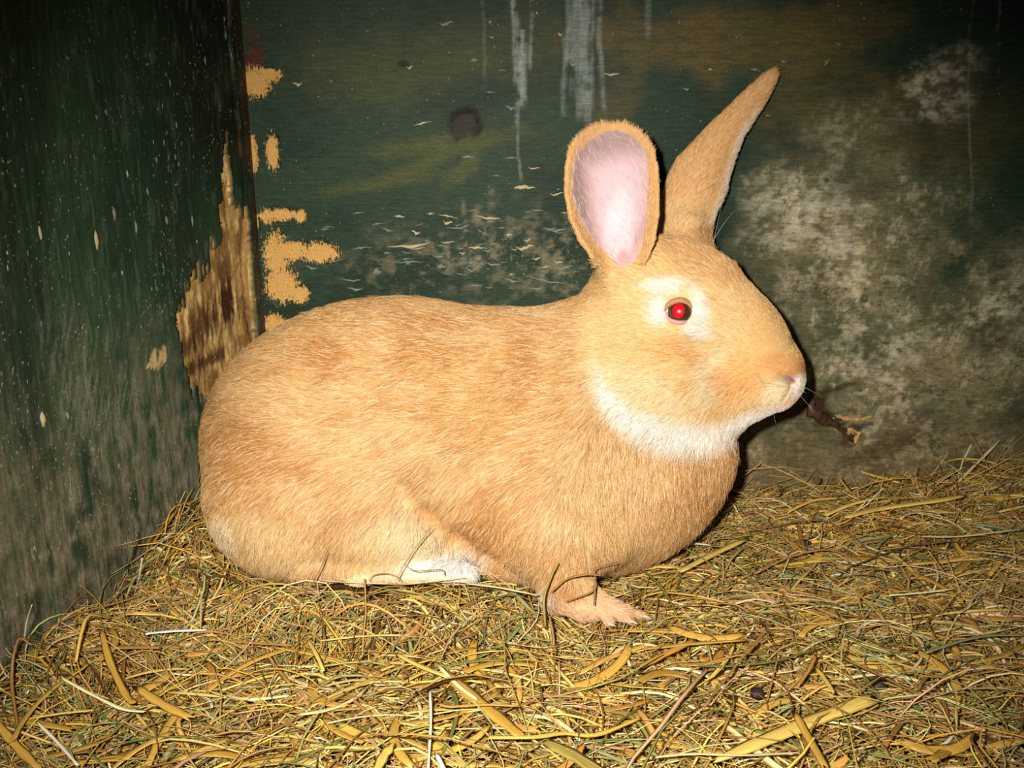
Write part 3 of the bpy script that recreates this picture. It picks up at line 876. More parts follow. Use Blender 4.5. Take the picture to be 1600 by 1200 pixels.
M_PUP = simple_mat('redeye_pupil', (214, 12, 30), .25, .4, 0, 1, 1.0)  # flash thrown back from inside the eye, painted in as red base colour
M_LID = simple_mat('eyelid_skin', (172, 128, 88), .6, .25, .2, 800)
M_LIDP = simple_mat('eyelid_pink', (206, 146, 140), .45, .4, .1, 800)
toward = CAM - ec; toward /= np.linalg.norm(toward)
look = toward - .10 * RIGHT + .08 * UP
eyeb = link('eyeball', sphere_cap(ec, er, toward, math.pi, 20), M_EYE, rabbit); tag(eyeb, 'dark brown eyeball with a flash red-eye pupil')
pup = link('pupil', sphere_cap(ec, er * 1.012, look, .45, 10, 32, 1.27), M_PUP, eyeb); tag(pup, 'pupil coloured bright red by flash red-eye')

def tube(pts, rad, ns=8, closed=False, flat=None, up=None):
    pts = np.asarray(pts, float); n = len(pts)
    rad = np.broadcast_to(np.asarray(rad, float), (n,))
    if closed: tg = np.roll(pts, -1, 0) - np.roll(pts, 1, 0)
    else: tg = np.gradient(pts, axis=0)
    tg /= np.maximum(np.linalg.norm(tg, axis=1), 1e-9)[:, None]
    up = np.array([.13, -.2, 1.0]) if up is None else up
    sd = np.cross(tg, up); sd /= np.maximum(np.linalg.norm(sd, axis=1), 1e-9)[:, None]
    nn = np.cross(sd, tg)
    ph = np.arange(ns) * 2 * math.pi / ns
    fz = 1.0 if flat is None else flat
    V_ = (pts[:, None] + rad[:, None, None] * (np.cos(ph)[None, :, None] * sd[:, None] + fz * np.sin(ph)[None, :, None] * nn[:, None])).reshape(-1, 3)
    Fc = []
    m_ = n if closed else n - 1
    for i in range(m_):
        for j in range(ns):
            a_, b_ = i * ns, ((i + 1) % n) * ns
            Fc.append((a_ + j, a_ + (j + 1) % ns, b_ + (j + 1) % ns, b_ + j))
    return np_mesh('tube', V_, Fc)

def catmull(P, n):
    P = np.asarray(P, float)
    P = np.vstack([2 * P[0] - P[1], P, 2 * P[-1] - P[-2]])
    out = []
    m_ = len(P) - 3
    for t in np.linspace(0, m_ - 1e-6, n):
        i = int(t); s = t - i
        a_, b_, c_, d_ = P[i:i + 4]
        out.append(.5 * (2 * b_ + (c_ - a_) * s + (2 * a_ - 5 * b_ + 4 * c_ - d_) * s * s + (3 * b_ - a_ - 3 * c_ + d_) * s ** 3))
    return np.array(out)

def lidp(u, v, dz=0.0):
    rr = math.hypot(u - 1062, v - 487)
    return to_world(D(u, v, ce - math.sqrt(max(20.5 ** 2 - rr * rr, 40)) + dz))
up_l = catmull([lidp(*p_) for p_ in ((1037, 486, -2), (1042, 478, -2), (1051, 472, -2), (1063, 469.5, -2), (1074, 473.5, -2), (1081, 483, -2), (1086, 495, -3), (1092, 507, -3))], 34)
lo_l = catmull([lidp(*p_) for p_ in ((1040, 487, -2), (1043, 496, -2), (1052, 502, -2), (1064, 504, -2), (1075, 502, -2), (1082, 503, -2), (1092, 509, -3))], 30)
prof_ = lambda n_, a_: a_ * (np.sin(np.linspace(0.25, math.pi - .12, n_)) ** .6)
ld = link('eyelid', tube(up_l, prof_(34, 5.4) * S, 8), M_LID, rabbit); tag(ld, 'brown upper lid of the red eye')
ll = link('eyelid', tube(lo_l, prof_(30, 3.4) * S, 8), M_LIDP, rabbit); tag(ll, 'pinkish lower lid of the red eye')
lc = link('tear_duct', tube(catmull([lidp(1080, 499, -3), lidp(1085, 505, -4), lidp(1094, 513, -4)], 8), np.linspace(2.6, .8, 8) * S, 8), simple_mat('duct_red', (150, 70, 66), .4, .4), ll); tag(lc, 'dark pink inner corner of the eye')

cf = next(c for c in np.arange(160, -100, -1.5) if FIELD[tuple(int(round((D(1062, 487, c)[j] - gg[0]) / ST)) for j, gg in enumerate((ax, bx, cx)))] < 0)
ef_c = to_world(D(1062, 487, cf - 12)); away = FWD + .35 * RIGHT; away /= np.linalg.norm(away)
eyf = link('eyeball', sphere_cap(ef_c, er, away, math.pi, 14), M_EYE, rabbit); tag(eyf, 'brown eyeball on the far side of the head')
link('pupil', sphere_cap(ef_c, er * 1.012, away, .45, 8), M_PUP, eyf)

# ---- nose leather, claws, whiskers
M_NOSE = simple_mat('nose_pink', (176, 128, 128), .45, .4, .15, 900)
ns_ = []
for (u_, v_) in ((1222, 587), (1229, 590), (1236, 594), (1244, 598)):
    c_ = surf_c(u_, v_) or -70
    ns_.append(to_world(D(u_, v_, c_ + 2.0)))
nose = link('nostril', tube(catmull(ns_, 10), np.array([.8, 2.2, 3.2, 3.8, 4, 4, 3.6, 3, 2.2, .8]) * S, 8), M_NOSE, rabbit); tag(nose, 'dusky pink nostril slit')
M_CLAW = simple_mat('claw_horn', (206, 186, 160), .35, .5, .1, 500)
for (u_, v_, c_) in ((1006, 963, -130), (985, 971, -146), (951, 975, -154)):
    p_ = [to_world(D(u_ + i * 4.0, v_ + (i * i) * .5, c_ - 2 - i)) for i in range(4)]
    link('claw', tube(p_, np.array([2.4, 2.0, 1.3, .3]) * S, 6), M_CLAW, rabbit)
M_WH = simple_mat('whisker_hair', (230, 222, 205), .35, .5)
wr = random.Random(3)
for sidec in (-1, 1):
    for i in range(6):
        u_ = 1186 + wr.uniform(-12, 24); v_ = 588 + wr.uniform(-12, 22)
        c0 = (surf_c(u_, v_) or -60) if sidec < 0 else 20
        L_ = wr.uniform(60, 130)
        dirv = np.array([wr.uniform(-.1, .9), wr.uniform(-.65, .25), sidec * .75]); dirv /= np.linalg.norm(dirv)
        p0 = D(u_, v_, c0 + (2 if sidec < 0 else 0))
        pp = [p0 + dirv * L_ * s + np.array([-.12 * L_ * s * s, -.14 * L_ * s * s, 0]) for s in np.linspace(0, 1, 8)]
        pw = to_world(np.array(pp)); pw[:, 1] = np.minimum(pw[:, 1], -.002)
        link('whisker', tube(pw, np.linspace(.0001, .00003, 8), 5), M_WH, rabbit)
for (pa, pb) in (((1112, 396), (1128, 322)), ((1106, 392), (1148, 330))):
    pp = to_world(np.array([D(pa[0] + (pb[0] - pa[0]) * s, pa[1] + (pb[1] - pa[1]) * s - 6 * math.sin(s * 3), 25 + 10 * s) for s in np.linspace(0, 1, 7)]))
    link('whisker', tube(pp, np.linspace(.00012, .00004, 7), 5), M_WH, rabbit)

# ---------------------------------------------------------------- hay bedding: a mass of thin stems nobody could count
def field_at(P):
    d = P - CAM
    a_ = d @ RIGHT / S; b_ = d @ UP / S; c_ = d @ FWD / S - F
    i = np.clip(((a_ - ax[0]) / ST).round().astype(int), 0, len(ax) - 1)
    j = np.clip(((b_ - bx[0]) / ST).round().astype(int), 0, len(bx) - 1)
    k = np.clip(((c_ - cx[0]) / ST).round().astype(int), 0, len(cx) - 1)
    return FIELD[i, j, k]

PAL = np.array([(196, 164, 96), (168, 130, 66), (146, 108, 52), (122, 88, 42), (206, 168, 70), (128, 124, 66), (150, 150, 98), (196, 156, 116), (214, 190, 128), (98, 76, 40), (112, 116, 72), (184, 140, 50)], float)
PALW = np.array([.13, .14, .12, .09, .09, .11, .07, .07, .06, .05, .04, .08]); PALW /= PALW.sum()
def strands(N, region, lens, wid, zr, tilt, seed):
    r = np.random.default_rng(seed)
    M = 7
    x = r.uniform(region[0], region[1], N); y = r.uniform(region[2], region[3], N)
    L = np.clip(r.lognormal(math.log(lens), .45, N), .012, .14)
    th = r.uniform(0, 2 * math.pi, N)
    th = np.where(r.random(N) < .35, r.normal(0, .5, N), th)
    curv = r.normal(0, 1.0, N) * np.where(r.random(N) < .25, 2.2, .6)
    s = np.linspace(0, 1, M)
    kink = r.normal(0, .22, (N, M)).cumsum(1) * .6
    ang = th[:, None] + curv[:, None] * (s - .5)[None] + kink
    stp = L[:, None] / (M - 1)
    dx = np.cos(ang) * stp; dy = np.sin(ang) * stp
    px = x[:, None] + np.cumsum(dx, 1) - dx.sum(1)[:, None] / 2
    py = y[:, None] + np.cumsum(dy, 1) - dy.sum(1)[:, None] / 2
    lwv = (np.stack([px, py], -1) - CORNER[:2]) @ LNRM[:2]
    p_ = np.clip(.0025 - lwv, 0, None)
    lift_ = p_ * .8
    px = px + p_ * LNRM[0]; py = py + p_ * LNRM[1]
    over = np.clip(py + .0025, 0, None)
    py = np.minimum(py, -.0025)
    lay = zr[0] + (zr[1] - zr[0]) * r.random(N) ** 1.4
    tl_ = r.normal(0, tilt, N)
    pz = mound(px, py) + lay[:, None] + tl_[:, None] * (s - .5)[None] * L[:, None] + (r.normal(.0, .10, N) * L)[:, None] * (1 - (2 * s - 1) ** 2)[None] + over * .8 + lift_
    pz = np.maximum(pz, mound(px, py) - .007)
    P_ = np.stack([px, py, pz], -1)
    bad = (field_at(P_.reshape(-1, 3)).reshape(N, M) < 7).any(1) | (p_.max(1) > .012) | (over.max(1) > .012)
    keep = ~bad
    P_, ang, N_ = P_[keep], ang[keep], keep.sum()
    W = r.lognormal(math.log(wid), .35, N)[keep]
    tp = np.array([.7, .95, 1, 1, .95, .8, .35])
    sd = np.stack([-np.sin(ang), np.cos(ang), r.normal(0, .5, (N, 1))[keep] * np.ones((1, M))], -1)
    sd /= np.linalg.norm(sd, axis=-1)[..., None]
    up_ = np.array([0, 0, 1.0])
    hw = (W[:, None] * .5 * tp[None])[..., None]
    ring = np.stack([P_ + sd * hw, P_ + up_ * hw * .7, P_ - sd * hw], 2)      # (N,M,3,3)
    ids = np.arange(N_ * M * 3).reshape(N_, M, 3)
    fs = []
    for j in range(3):
        j2 = (j + 1) % 3
        fs.append(np.stack([ids[:, :-1, j], ids[:, :-1, j2], ids[:, 1:, j2], ids[:, 1:, j]], -1).reshape(-1, 4))
    ci = r.choice(len(PAL), N_, p=PALW)
    c_ = 1.2 * lin(PAL[ci]) * r.normal(1, .25, (N_, 1)).clip(.5, 1.7)
    c_ = c_[:, None, :] * r.normal(1, .1, (N_, M, 1))
    c_ = np.repeat(c_[:, :, None, :], 3, 2)
    return ring.reshape(-1, 3), np.concatenate(fs), np.clip(c_.reshape(-1, 3), 0, .9)

def build_mass(sets):
    Vs, Fs, Cs, o_ = [], [], [], 0
    for v_, f_, c_ in sets:
        Vs.append(v_); Fs.append(f_ + o_); Cs.append(c_); o_ += len(v_)
    me = np_mesh('hay_bedding', np.vstack(Vs), np.vstack(Fs))
    vcol(me, 'col', np.vstack(Cs))
    return me
RG = (-.40, .60, -.46, .0)
me = build_mass([
    strands(14000, RG, .036, .0014, (-.006, .003), .10, 11),
    strands(14000, RG, .042, .0012, (-.001, .007), .16, 12),
    strands(4500, RG, .050, .0009, (.004, .012), .22, 13),
    strands(3000, RG, .040, .0026, (-.003, .006), .12, 14),
    strands(900, (.12, .60, -.05, -.002), .045, .0010, (.0, .012), .45, 15),
    strands(900, (-.26, -.15, -.16, -.01), .040, .0010, (.0, .02), .5, 16),
])
M_HAY = attr_mat('dry_hay', 'col', .42, .5)
hay = tag(link('hay_bedding', me, M_HAY), 'deep bed of tangled dry brown and green hay stems covering the hutch floor', 'hay', kind='stuff')

# ---------------------------------------------------------------- loose straws, each its own piece
def straw_mat(name, rgb, rough=.34):
    m, nt, b = nodes(name)
    N = nt.nodes.new; L = nt.links.new
    oi = N('ShaderNodeObjectInfo'); at_ = N('ShaderNodeAttribute'); at_.attribute_name = 'fibre'
    add_ = N('ShaderNodeVectorMath'); add_.operation = 'ADD'
    sc1 = N('ShaderNodeVectorMath'); sc1.operation = 'SCALE'; sc1.inputs[0].default_value = (31, 17, 7)
    L(oi.outputs['Random'], sc1.inputs['Scale']); L(at_.outputs['Vector'], add_.inputs[0]); L(sc1.outputs[0], add_.inputs[1])
    n_ = N('ShaderNodeTexNoise'); n_.inputs['Scale'].default_value = 1.0; n_.inputs['Detail'].default_value = 5; n_.inputs['Roughness'].default_value = .7
    L(add_.outputs[0], n_.inputs['Vector'])
    ad = N('ShaderNodeMath'); ad.operation = 'MULTIPLY_ADD'; ad.inputs[1].default_value = .95
    L(n_.outputs['Fac'], ad.inputs[0])
    hl = N('ShaderNodeMath'); hl.operation = 'MULTIPLY_ADD'; hl.inputs[1].default_value = .35; hl.inputs[2].default_value = -.15
    L(oi.outputs['Random'], hl.inputs[0]); L(hl.outputs[0], ad.inputs[2])
    r_ = N('ShaderNodeValToRGB')
    c = lin(rgb)
    r_.color_ramp.elements[0].color = (*(c * np.array([.5, .45, .38])), 1); r_.color_ramp.elements[0].position = .2
    r_.color_ramp.elements[1].color = (*np.minimum(c * 1.4 + .03, .9), 1); r_.color_ramp.elements[1].position = .75
    e_ = r_.color_ramp.elements.new(.48); e_.color = (*c, 1)
    L(ad.outputs[0], r_.inputs[0]); L(r_.outputs[0], b.inputs['Base Color'])
    bp = N('ShaderNodeBump'); bp.inputs['Strength'].default_value = .5; bp.inputs['Distance'].default_value = .0006
    L(n_.outputs['Fac'], bp.inputs['Height']); L(bp.outputs[0], b.inputs['Normal'])
    b.inputs['Roughness'].default_value = rough; b.inputs['Specular IOR Level'].default_value = .6
    return m
MS = {'tan': straw_mat('stem_tan', (186, 146, 92), .45), 'gold': straw_mat('straw_gold', (196, 154, 62)), 'yellow': straw_mat('straw_yellow', (216, 182, 90)), 'pale': straw_mat('straw_pale', (226, 204, 148)), 'white': straw_mat('straw_white', (238, 228, 200)), 'brown': straw_mat('straw_brown', (156, 112, 52), .45), 'orange': straw_mat('straw_orange', (196, 140, 60)), 'green': straw_mat('grass_green', (118, 128, 62), .45), 'olive': straw_mat('straw_olive', (160, 146, 66), .45), 'dark': straw_mat('stem_brown', (120, 88, 46), .5), 'greyg': straw_mat('grass_greygreen', (146, 152, 104), .45)}

def ribbon_mesh(pts, wid, curl=.35, taper=(.8, .7), nseg=None):
    """a split straw: a shallow trough with thickness, cut ends"""
    pts = np.asarray(pts, float); n = len(pts)
    tg = np.gradient(pts, axis=0); tg /= np.linalg.norm(tg, axis=1)[:, None]
    sd = np.cross(tg, np.array([0, 0, 1.0])); sd /= np.maximum(np.linalg.norm(sd, axis=1), 1e-6)[:, None]
    nn = np.cross(sd, tg)
    t = np.linspace(0, 1, n)
    wv = wid * .5 * np.minimum(1, np.minimum(taper[0] + t * 4 * (1 - taper[0]), taper[1] + (1 - t) * 4 * (1 - taper[1])))
    xs = [(-1, 0), (-.5, curl * .75), (0, curl), (.5, curl * .75), (1, 0), (.5, curl * .75 - .22), (0, curl - .25), (-.5, curl * .75 - .22)]
    wv = wv * (1 + .09 * np.sin(t * 17 + 40 * wid * 1000 % 6) + .05 * np.sin(t * 41))
    V_ = np.stack([pts + wv[:, None] * (x_ * sd + y_ * nn) for x_, y_ in xs], 1).reshape(-1, 3)
    k = len(xs); Fc = []
    fr = np.array([math.sin(j * 2.4 + wid * 9000) for j in range(k)])
    V_ = V_.reshape(n, k, 3)
    V_[0] -= tg[0] * (wid * .45 * fr)[:, None]; V_[-1] += tg[-1] * (wid * .45 * np.roll(fr, 3))[:, None]
    V_ = V_.reshape(-1, 3)
    run = np.concatenate([[0], np.cumsum(np.linalg.norm(np.diff(pts, axis=0), axis=1))])
    fib = np.stack([np.array([[x_ * max(2.2, wid * 900) + (7 if j > 4 else 0), run[i] * 45, 0] for j, (x_, y_) in enumerate(xs)]) for i in range(n)]).reshape(-1, 3)
    for i in range(n - 1):
        for j in range(k):
            Fc.append((i * k + j, i * k + (j + 1) % k, (i + 1) * k + (j + 1) % k, (i + 1) * k + j))
    me = bpy.data.meshes.new('straw')
    me.from_pydata([tuple(p) for p in V_], [], Fc + [tuple(range(k))[::-1], tuple(range((n - 1) * k, n * k))])
    fa = me.attributes.new('fibre', 'FLOAT_VECTOR', 'POINT'); fa.data.foreach_set('vector', fib.astype(np.float32).ravel())
    for p in me.polygons: p.use_smooth = True
    return me

def ground(u, v, off=.0):
    """point on the hay seen at a picture point"""
    d = ray(u, v)
    t = (CAM[2] - .0) / -d[2] if d[2] < 0 else 1.2
    for _ in range(12):
        p = CAM + t * d
        hgt = float(mound(np.array([p[0]]), np.array([min(p[1], 0)]))[0]) + off
        t = (CAM[2] - hgt) / max(-d[2], .05)
    return CAM + t * d

def straw(uvs, wpx, mat, label, cat='straw', group=None, off=.012, lifts=None, name='straw_stalk', curl=.35, deps=None, taper=(.85, .75)):
    ps = []
    for i, (u_, v_) in enumerate(uvs):
        if deps is not None and deps[i] is not None:
            k_ = F + deps[i]
            ps.append(CAM + S * k_ * ray(u_, v_))
        else:
            o_ = (off if lifts is None else lifts[i]) + .004
            ps.append(ground(u_, v_, o_))
    ps = np.array(ps)
    ps[:, 1] = np.minimum(ps[:, 1], -.003)
    n = max(6, 5 * (len(uvs) - 1))
    P_ = catmull(ps, n)
    wd = wpx * float((ps[0] - CAM) @ FWD) / F
    cen = P_.mean(0)
    me = ribbon_mesh(P_ - cen, wd, curl, taper)
    o = link(name, me, MS[mat]); o.location = cen
    return tag(o, label, cat, group)

straw([(1118, 1188), (1205, 1152), (1285, 1120), (1364, 1090)], 30, 'yellow', 'broadest split yellow straw, long and shiny, lying at the front right', taper=(.35, 1), off=.013, curl=.25)
straw([(1243, 1115), (1262, 1150), (1290, 1198)], 14, 'gold', 'golden strip of straw lying across the broadest split straw', off=.018)
straw([(1004, 889), (1030, 885), (1064, 887)], 11, 'yellow', 'short flat yellow straw lying under the breast of the rabbit', taper=(1, 1))
straw([(1062, 893), (1110, 868), (1166, 842)], 13, 'yellow', 'thick yellow straw slanting out right of the rabbit breast', off=.014)
straw([(1064, 852), (1085, 849), (1112, 852)], 7, 'white', 'small white straw end beside the rabbit breast', off=.016)
straw([(1478, 772), (1520, 730), (1562, 688)], 6, 'pale', 'long pale straw leaning steeply up against the back wall at right', deps=[245, 252, 262])
straw([(1513, 673), (1530, 700), (1552, 748)], 5, 'brown', 'thin brown stem crossing the pale leaning straw at the back wall', deps=[262, 258, 250])
straw([(228, 990), (270, 986), (322, 984)], 7, 'white', 'straight white straw lying level at the left', off=.016)
straw([(315, 925), (314, 955), (313, 984)], 4, 'pale', 'short upright pale stem above the white straw at left', lifts=[.05, .032, .014])
straw([(124, 914), (150, 938), (172, 964)], 12, 'gold', 'flat golden blade leaning against the left wall', lifts=[.035, .022, .01])
straw([(118, 1035), (128, 985), (140, 962), (172, 968)], 7, 'gold', 'bent golden stem arching up beside the left wall', lifts=[.01, .022, .024, .014], curl=.5)
straw([(160, 990), (172, 1035), (196, 1085), (208, 1098)], 12, 'gold', 'long bent golden blade lying along the left hay slope', off=.014)
straw([(216, 1075), (250, 1098), (298, 1122)], 17, 'gold', 'wide flat golden straw at the lower left', off=.014)
straw([(98, 1060), (140, 1083), (190, 1107), (225, 1112)], 7, 'pale', 'long pale split straw with white end at lower left', off=.016)
straw([(58, 1128), (90, 1160), (122, 1196)], 6, 'white', 'slender whitish straw at the lower left corner', off=.016)
straw([(-4, 1130), (25, 1165), (60, 1200)], 16, 'gold', 'broad golden straw cut off by the lower left corner', off=.014)
straw([(30, 1150), (18, 1060), (28, 1000), (50, 1008)], 6, 'brown', 'brown curved stem standing at the left wall foot', lifts=[.008, .014, .03, .03], curl=.5)
straw([(697, 1052), (735, 1085), (775, 1118), (812, 1148)], 22, 'gold', 'broad flat golden leaf slanting at the front centre', off=.015, curl=.15)
straw([(685, 1040), (715, 1070), (745, 1093)], 8, 'pale', 'pale split stem lying on the broad golden leaf', off=.018)
straw([(762, 1152), (830, 1152), (880, 1146), (932, 1148), (1000, 1122)], 10, 'gold', 'long golden stem with a node at the front centre', off=.015, curl=.5)
straw([(858, 1162), (900, 1182), (945, 1212)], 26, 'olive', 'wide olive leaf at the bottom edge', off=.013, curl=.15)
straw([(686, 1100), (704, 1104), (758, 1101), (812, 1103)], 6, 'orange', 'thin orange straw lying level over the broad golden leaf', off=.02)
straw([(672, 1082), (673, 1130), (669, 1200)], 5, 'white', 'long white stem standing out at the bottom centre', lifts=[.02, .016, .014])
straw([(612, 1166), (600, 1180), (588, 1204)], 18, 'yellow', 'torn yellow straw piece at the bottom centre left', off=.014)
straw([(682, 1178), (695, 1205)], 9, 'white', 'bright white straw end at the bottom centre', off=.018)
straw([(620, 1022), (655, 1040), (700, 1058)], 9, 'yellow', 'pair of pale yellow straw halves left of the broad leaf, upper half', off=.016)
straw([(1090, 1040), (1150, 1040), (1230, 1028), (1310, 998)], 5, 'green', 'long curved green grass blade at right front', off=.016)
straw([(1322, 994), (1355, 1012), (1396, 1022)], 6, 'green', 'short green grass blade right of the long curved one', off=.015)
straw([(1445, 1020), (1500, 1002), (1545, 993), (1604, 992)], 7, 'greyg', 'pale green grass blade near the right edge', off=.016)
straw([(1490, 1078), (1520, 1095), (1552, 1116)], 4, 'green', 'narrow green blade slanting down near the right edge', off=.015)
straw([(1494, 1080), (1494, 1105), (1495, 1138)], 5, 'olive', 'upright olive stem under the narrow green blade', lifts=[.03, .02, .01])
straw([(1276, 1044), (1290, 1062), (1303, 1082)], 8, 'yellow', 'short yellow straw with a white tip above the broadest straw', off=.018)
straw([(1275, 1024), (1265, 1045), (1246, 1072)], 6, 'orange', 'short orange stem meeting the white tipped straw', off=.018)
straw([(1000, 1042), (1040, 1022), (1085, 1000)], 13, 'orange', 'orange straw slanting right of the forepaw', off=.014)
straw([(1006, 1014), (1080, 1006), (1164, 1000)], 8, 'gold', 'long level golden straw right of the forepaw', off=.015)
straw([(1098, 1108), (1150, 1040), (1175, 1012), (1204, 988)], 4.5, 'tan', 'long tan forked stem right of the forepaw', off=.018, curl=.5)
straw([(1110, 1102), (1140, 1065), (1176, 1034)], 3, 'tan', 'thin tan stem beside the long forked stem', off=.018)
straw([(1450, 862), (1464, 880), (1482, 906)], 14, 'orange', 'wide orange straw upright in the hay at right', lifts=[.03, .02, .006])
straw([(1000, 1186), (1080, 1178), (1160, 1180), (1250, 1176)], 6, 'pale', 'long pale curved stem at the front below the broadest straw', off=.017, curl=.5)
straw([(1322, 808), (1375, 795), (1460, 783), (1505, 775)], 13, 'yellow', 'thick yellow straw lying along the back wall at right', off=.014)
straw([(1290, 805), (1330, 788), (1382, 776)], 9, 'yellow', 'ribbed yellow straw lying near the back wall', off=.012)
straw([(1230, 800), (1270, 782), (1310, 778)], 8, 'gold', 'golden straw near the back wall right of the rabbit', off=.014)
straw([(1312, 748), (1328, 768), (1346, 785)], 10, 'gold', 'short golden blade standing against the back wall', lifts=[.03, .02, .01])
straw([(1180, 896), (1240, 868), (1300, 860), (1345, 884)], 5, 'brown', 'arched brown stem in the middle of the right hay', lifts=[.008, .018, .018, .006], curl=.5)
straw([(1435, 838), (1500, 838), (1600, 826)], 5, 'pale', 'long straight pale stem in the right hay', off=.02)
straw([(1390, 930), (1440, 926), (1490, 920)], 5, 'pale', 'level pale stem in the right hay below the arched stems', off=.018)
straw([(1170, 830), (1250, 815), (1300, 818), (1385, 880), (1420, 908)], 4, 'dark', 'long dark drooping stem behind the arched brown stem', lifts=[.01, .024, .024, .012, .008], curl=.5)
straw([(1356, 832), (1400, 822), (1440, 838), (1462, 870)], 5, 'dark', 'hooked dark stem in the right hay', lifts=[.012, .024, .02, .006], curl=.5)
# stems in front of the animal
straw([(500, 907), (560, 911), (640, 912), (728, 903)], 2.6, 'pale', 'long level pale stem lying along the hind foot', deps=[-158, -160, -160, -156], curl=.5)
straw([(480, 885), (494, 862), (500, 850)], 3.5, 'brown', 'thin stem standing before the heel of the rabbit', deps=[-176, -176, -172], curl=.5) if False else None
straw([(488, 912), (500, 890), (512, 862)], 3.5, 'brown', 'thin brown stem standing before the heel of the rabbit', deps=[-186, -188, -190], curl=.5)
straw([(620, 905), (640, 870), (676, 822)], 3, 'brown', 'thin stem leaning against the flank of the rabbit', deps=[-186, -190, -192], curl=.5)
straw([(577, 908), (584, 899), (604, 896), (622, 902), (627, 909)], 3, 'tan', 'thin looped stem before the hind foot', deps=[-166, -168, -168, -168, -166], curl=.5)
straw([(632, 882), (650, 892), (690, 890), (694, 898)], 2.5, 'brown', 'fine bent stem before the white belly', deps=[-184, -184, -182, -180], curl=.5)
straw([(852, 978), (850, 935), (862, 900), (872, 880)], 4.5, 'olive', 'upright olive stem before the foreleg', deps=[-178, -180, -182, -184], curl=.5)
straw([(862, 925), (885, 905), (915, 898), (940, 899)], 5.5, 'brown', 'bent brown stem lying across the foreleg', deps=[-176, -178, -178, -174], curl=.5)
straw([(928, 945), (930, 905), (930, 888), (964, 879)], 2.5, 'dark', 'fine dark stem bent at an angle across the foreleg', deps=[-180, -176, -172, -160], curl=.5)
straw([(886, 940), (908, 932), (925, 924), (926, 916)], 4, 'brown', 'short brown stem lying on the forepaw wrist', deps=[-170, -174, -174, -172], curl=.5)
straw([(858, 962), (864, 990), (866, 1018)], 5, 'brown', 'brown stem hanging below the upright olive stem', deps=[-182, -190, -200], curl=.5)
straw([(730, 912), (780, 918), (840, 930)], 6, 'pale', 'pale straw lying under the belly behind the foreleg', deps=[-160, -162, -165])
straw([(300, 772), (318, 776), (348, 774)], 4, 'pale', 'pale stem pointing right beside the rump', deps=[-40, -52, -58], curl=.5) if False else None
straw([(286, 880), (292, 810), (306, 780), (348, 773)], 4, 'greyg', 'pale green stem bent over beside the rump at the left wall', deps=[-20, -15, -30, -48], curl=.5)
straw([(272, 850), (282, 822), (284, 800)], 10, 'gold', 'golden blade standing at the left wall beside the rump', deps=[10, 8, 8])
straw([(270, 898), (330, 892), (358, 890)], 9, 'gold', 'short level golden straw below the rump', off=.016)
straw([(210, 930), (218, 900), (222, 872)], 3, 'white', 'fine white stem standing at the left wall', lifts=[.012, .03, .05])
straw([(200, 880), (208, 855), (214, 835)], 3.5, 'olive', 'short olive stem standing against the left wall', lifts=[.02, .035, .05])
straw([(38, 1000), (42, 970), (50, 945)], 3, 'white', 'fine pale stem leaning on the left wall near the frame edge', lifts=[.03, .05, .065])

# more loose pieces, alike: short templates copied one by one
tmpl = {}
tr = random.Random(5)
for key, (L_, w_, curl_) in {'flat': (.05, .0042, .2), 'stalk': (.055, .0026, .55), 'bent': (.06, .0024, .5), 'chip': (.024, .0044, .25), 'sliver': (.02, .0018, .3), 'blade': (.07, .0022, .15)}.items():
    for k in range(3):
        x_ = np.linspace(-.5, .5, 8) * L_
        a_, b_ = tr.uniform(-.25, .25), tr.uniform(-.12, .12)
        if key == 'bent': a_ *= 2.6
        y_ = a_ * (x_ ** 2) / L_ * 2
        z_ = -abs(b_) * (x_ ** 2) / L_ * 2
        tmpl[key, k] = np.stack([x_, y_, z_], -1), w_ * tr.uniform(.8, 1.25), curl_
kinds = [('flat', 'gold', 'flat golden straw piece lying loose on the hay', 'loose flat golden straw'), ('stalk', 'yellow', 'round yellow straw stalk lying loose on the hay', 'loose round yellow stalks'), ('bent', 'pale', 'bent pale stem lying loose on the hay', 'loose bent pale stems'), ('chip', 'orange', 'short orange straw chip lying loose on the hay', 'loose orange straw chips'), ('blade', 'green', 'narrow dull green grass blade lying loose on the hay', 'loose green blades'), ('stalk', 'brown', 'round brown stalk lying loose on the hay', 'loose round brown stalks'), ('sliver', 'white', 'short whitish straw chip lying loose on the hay', 'loose whitish chips')]
cnt_k = [90, 70, 50, 30, 34, 44, 26]
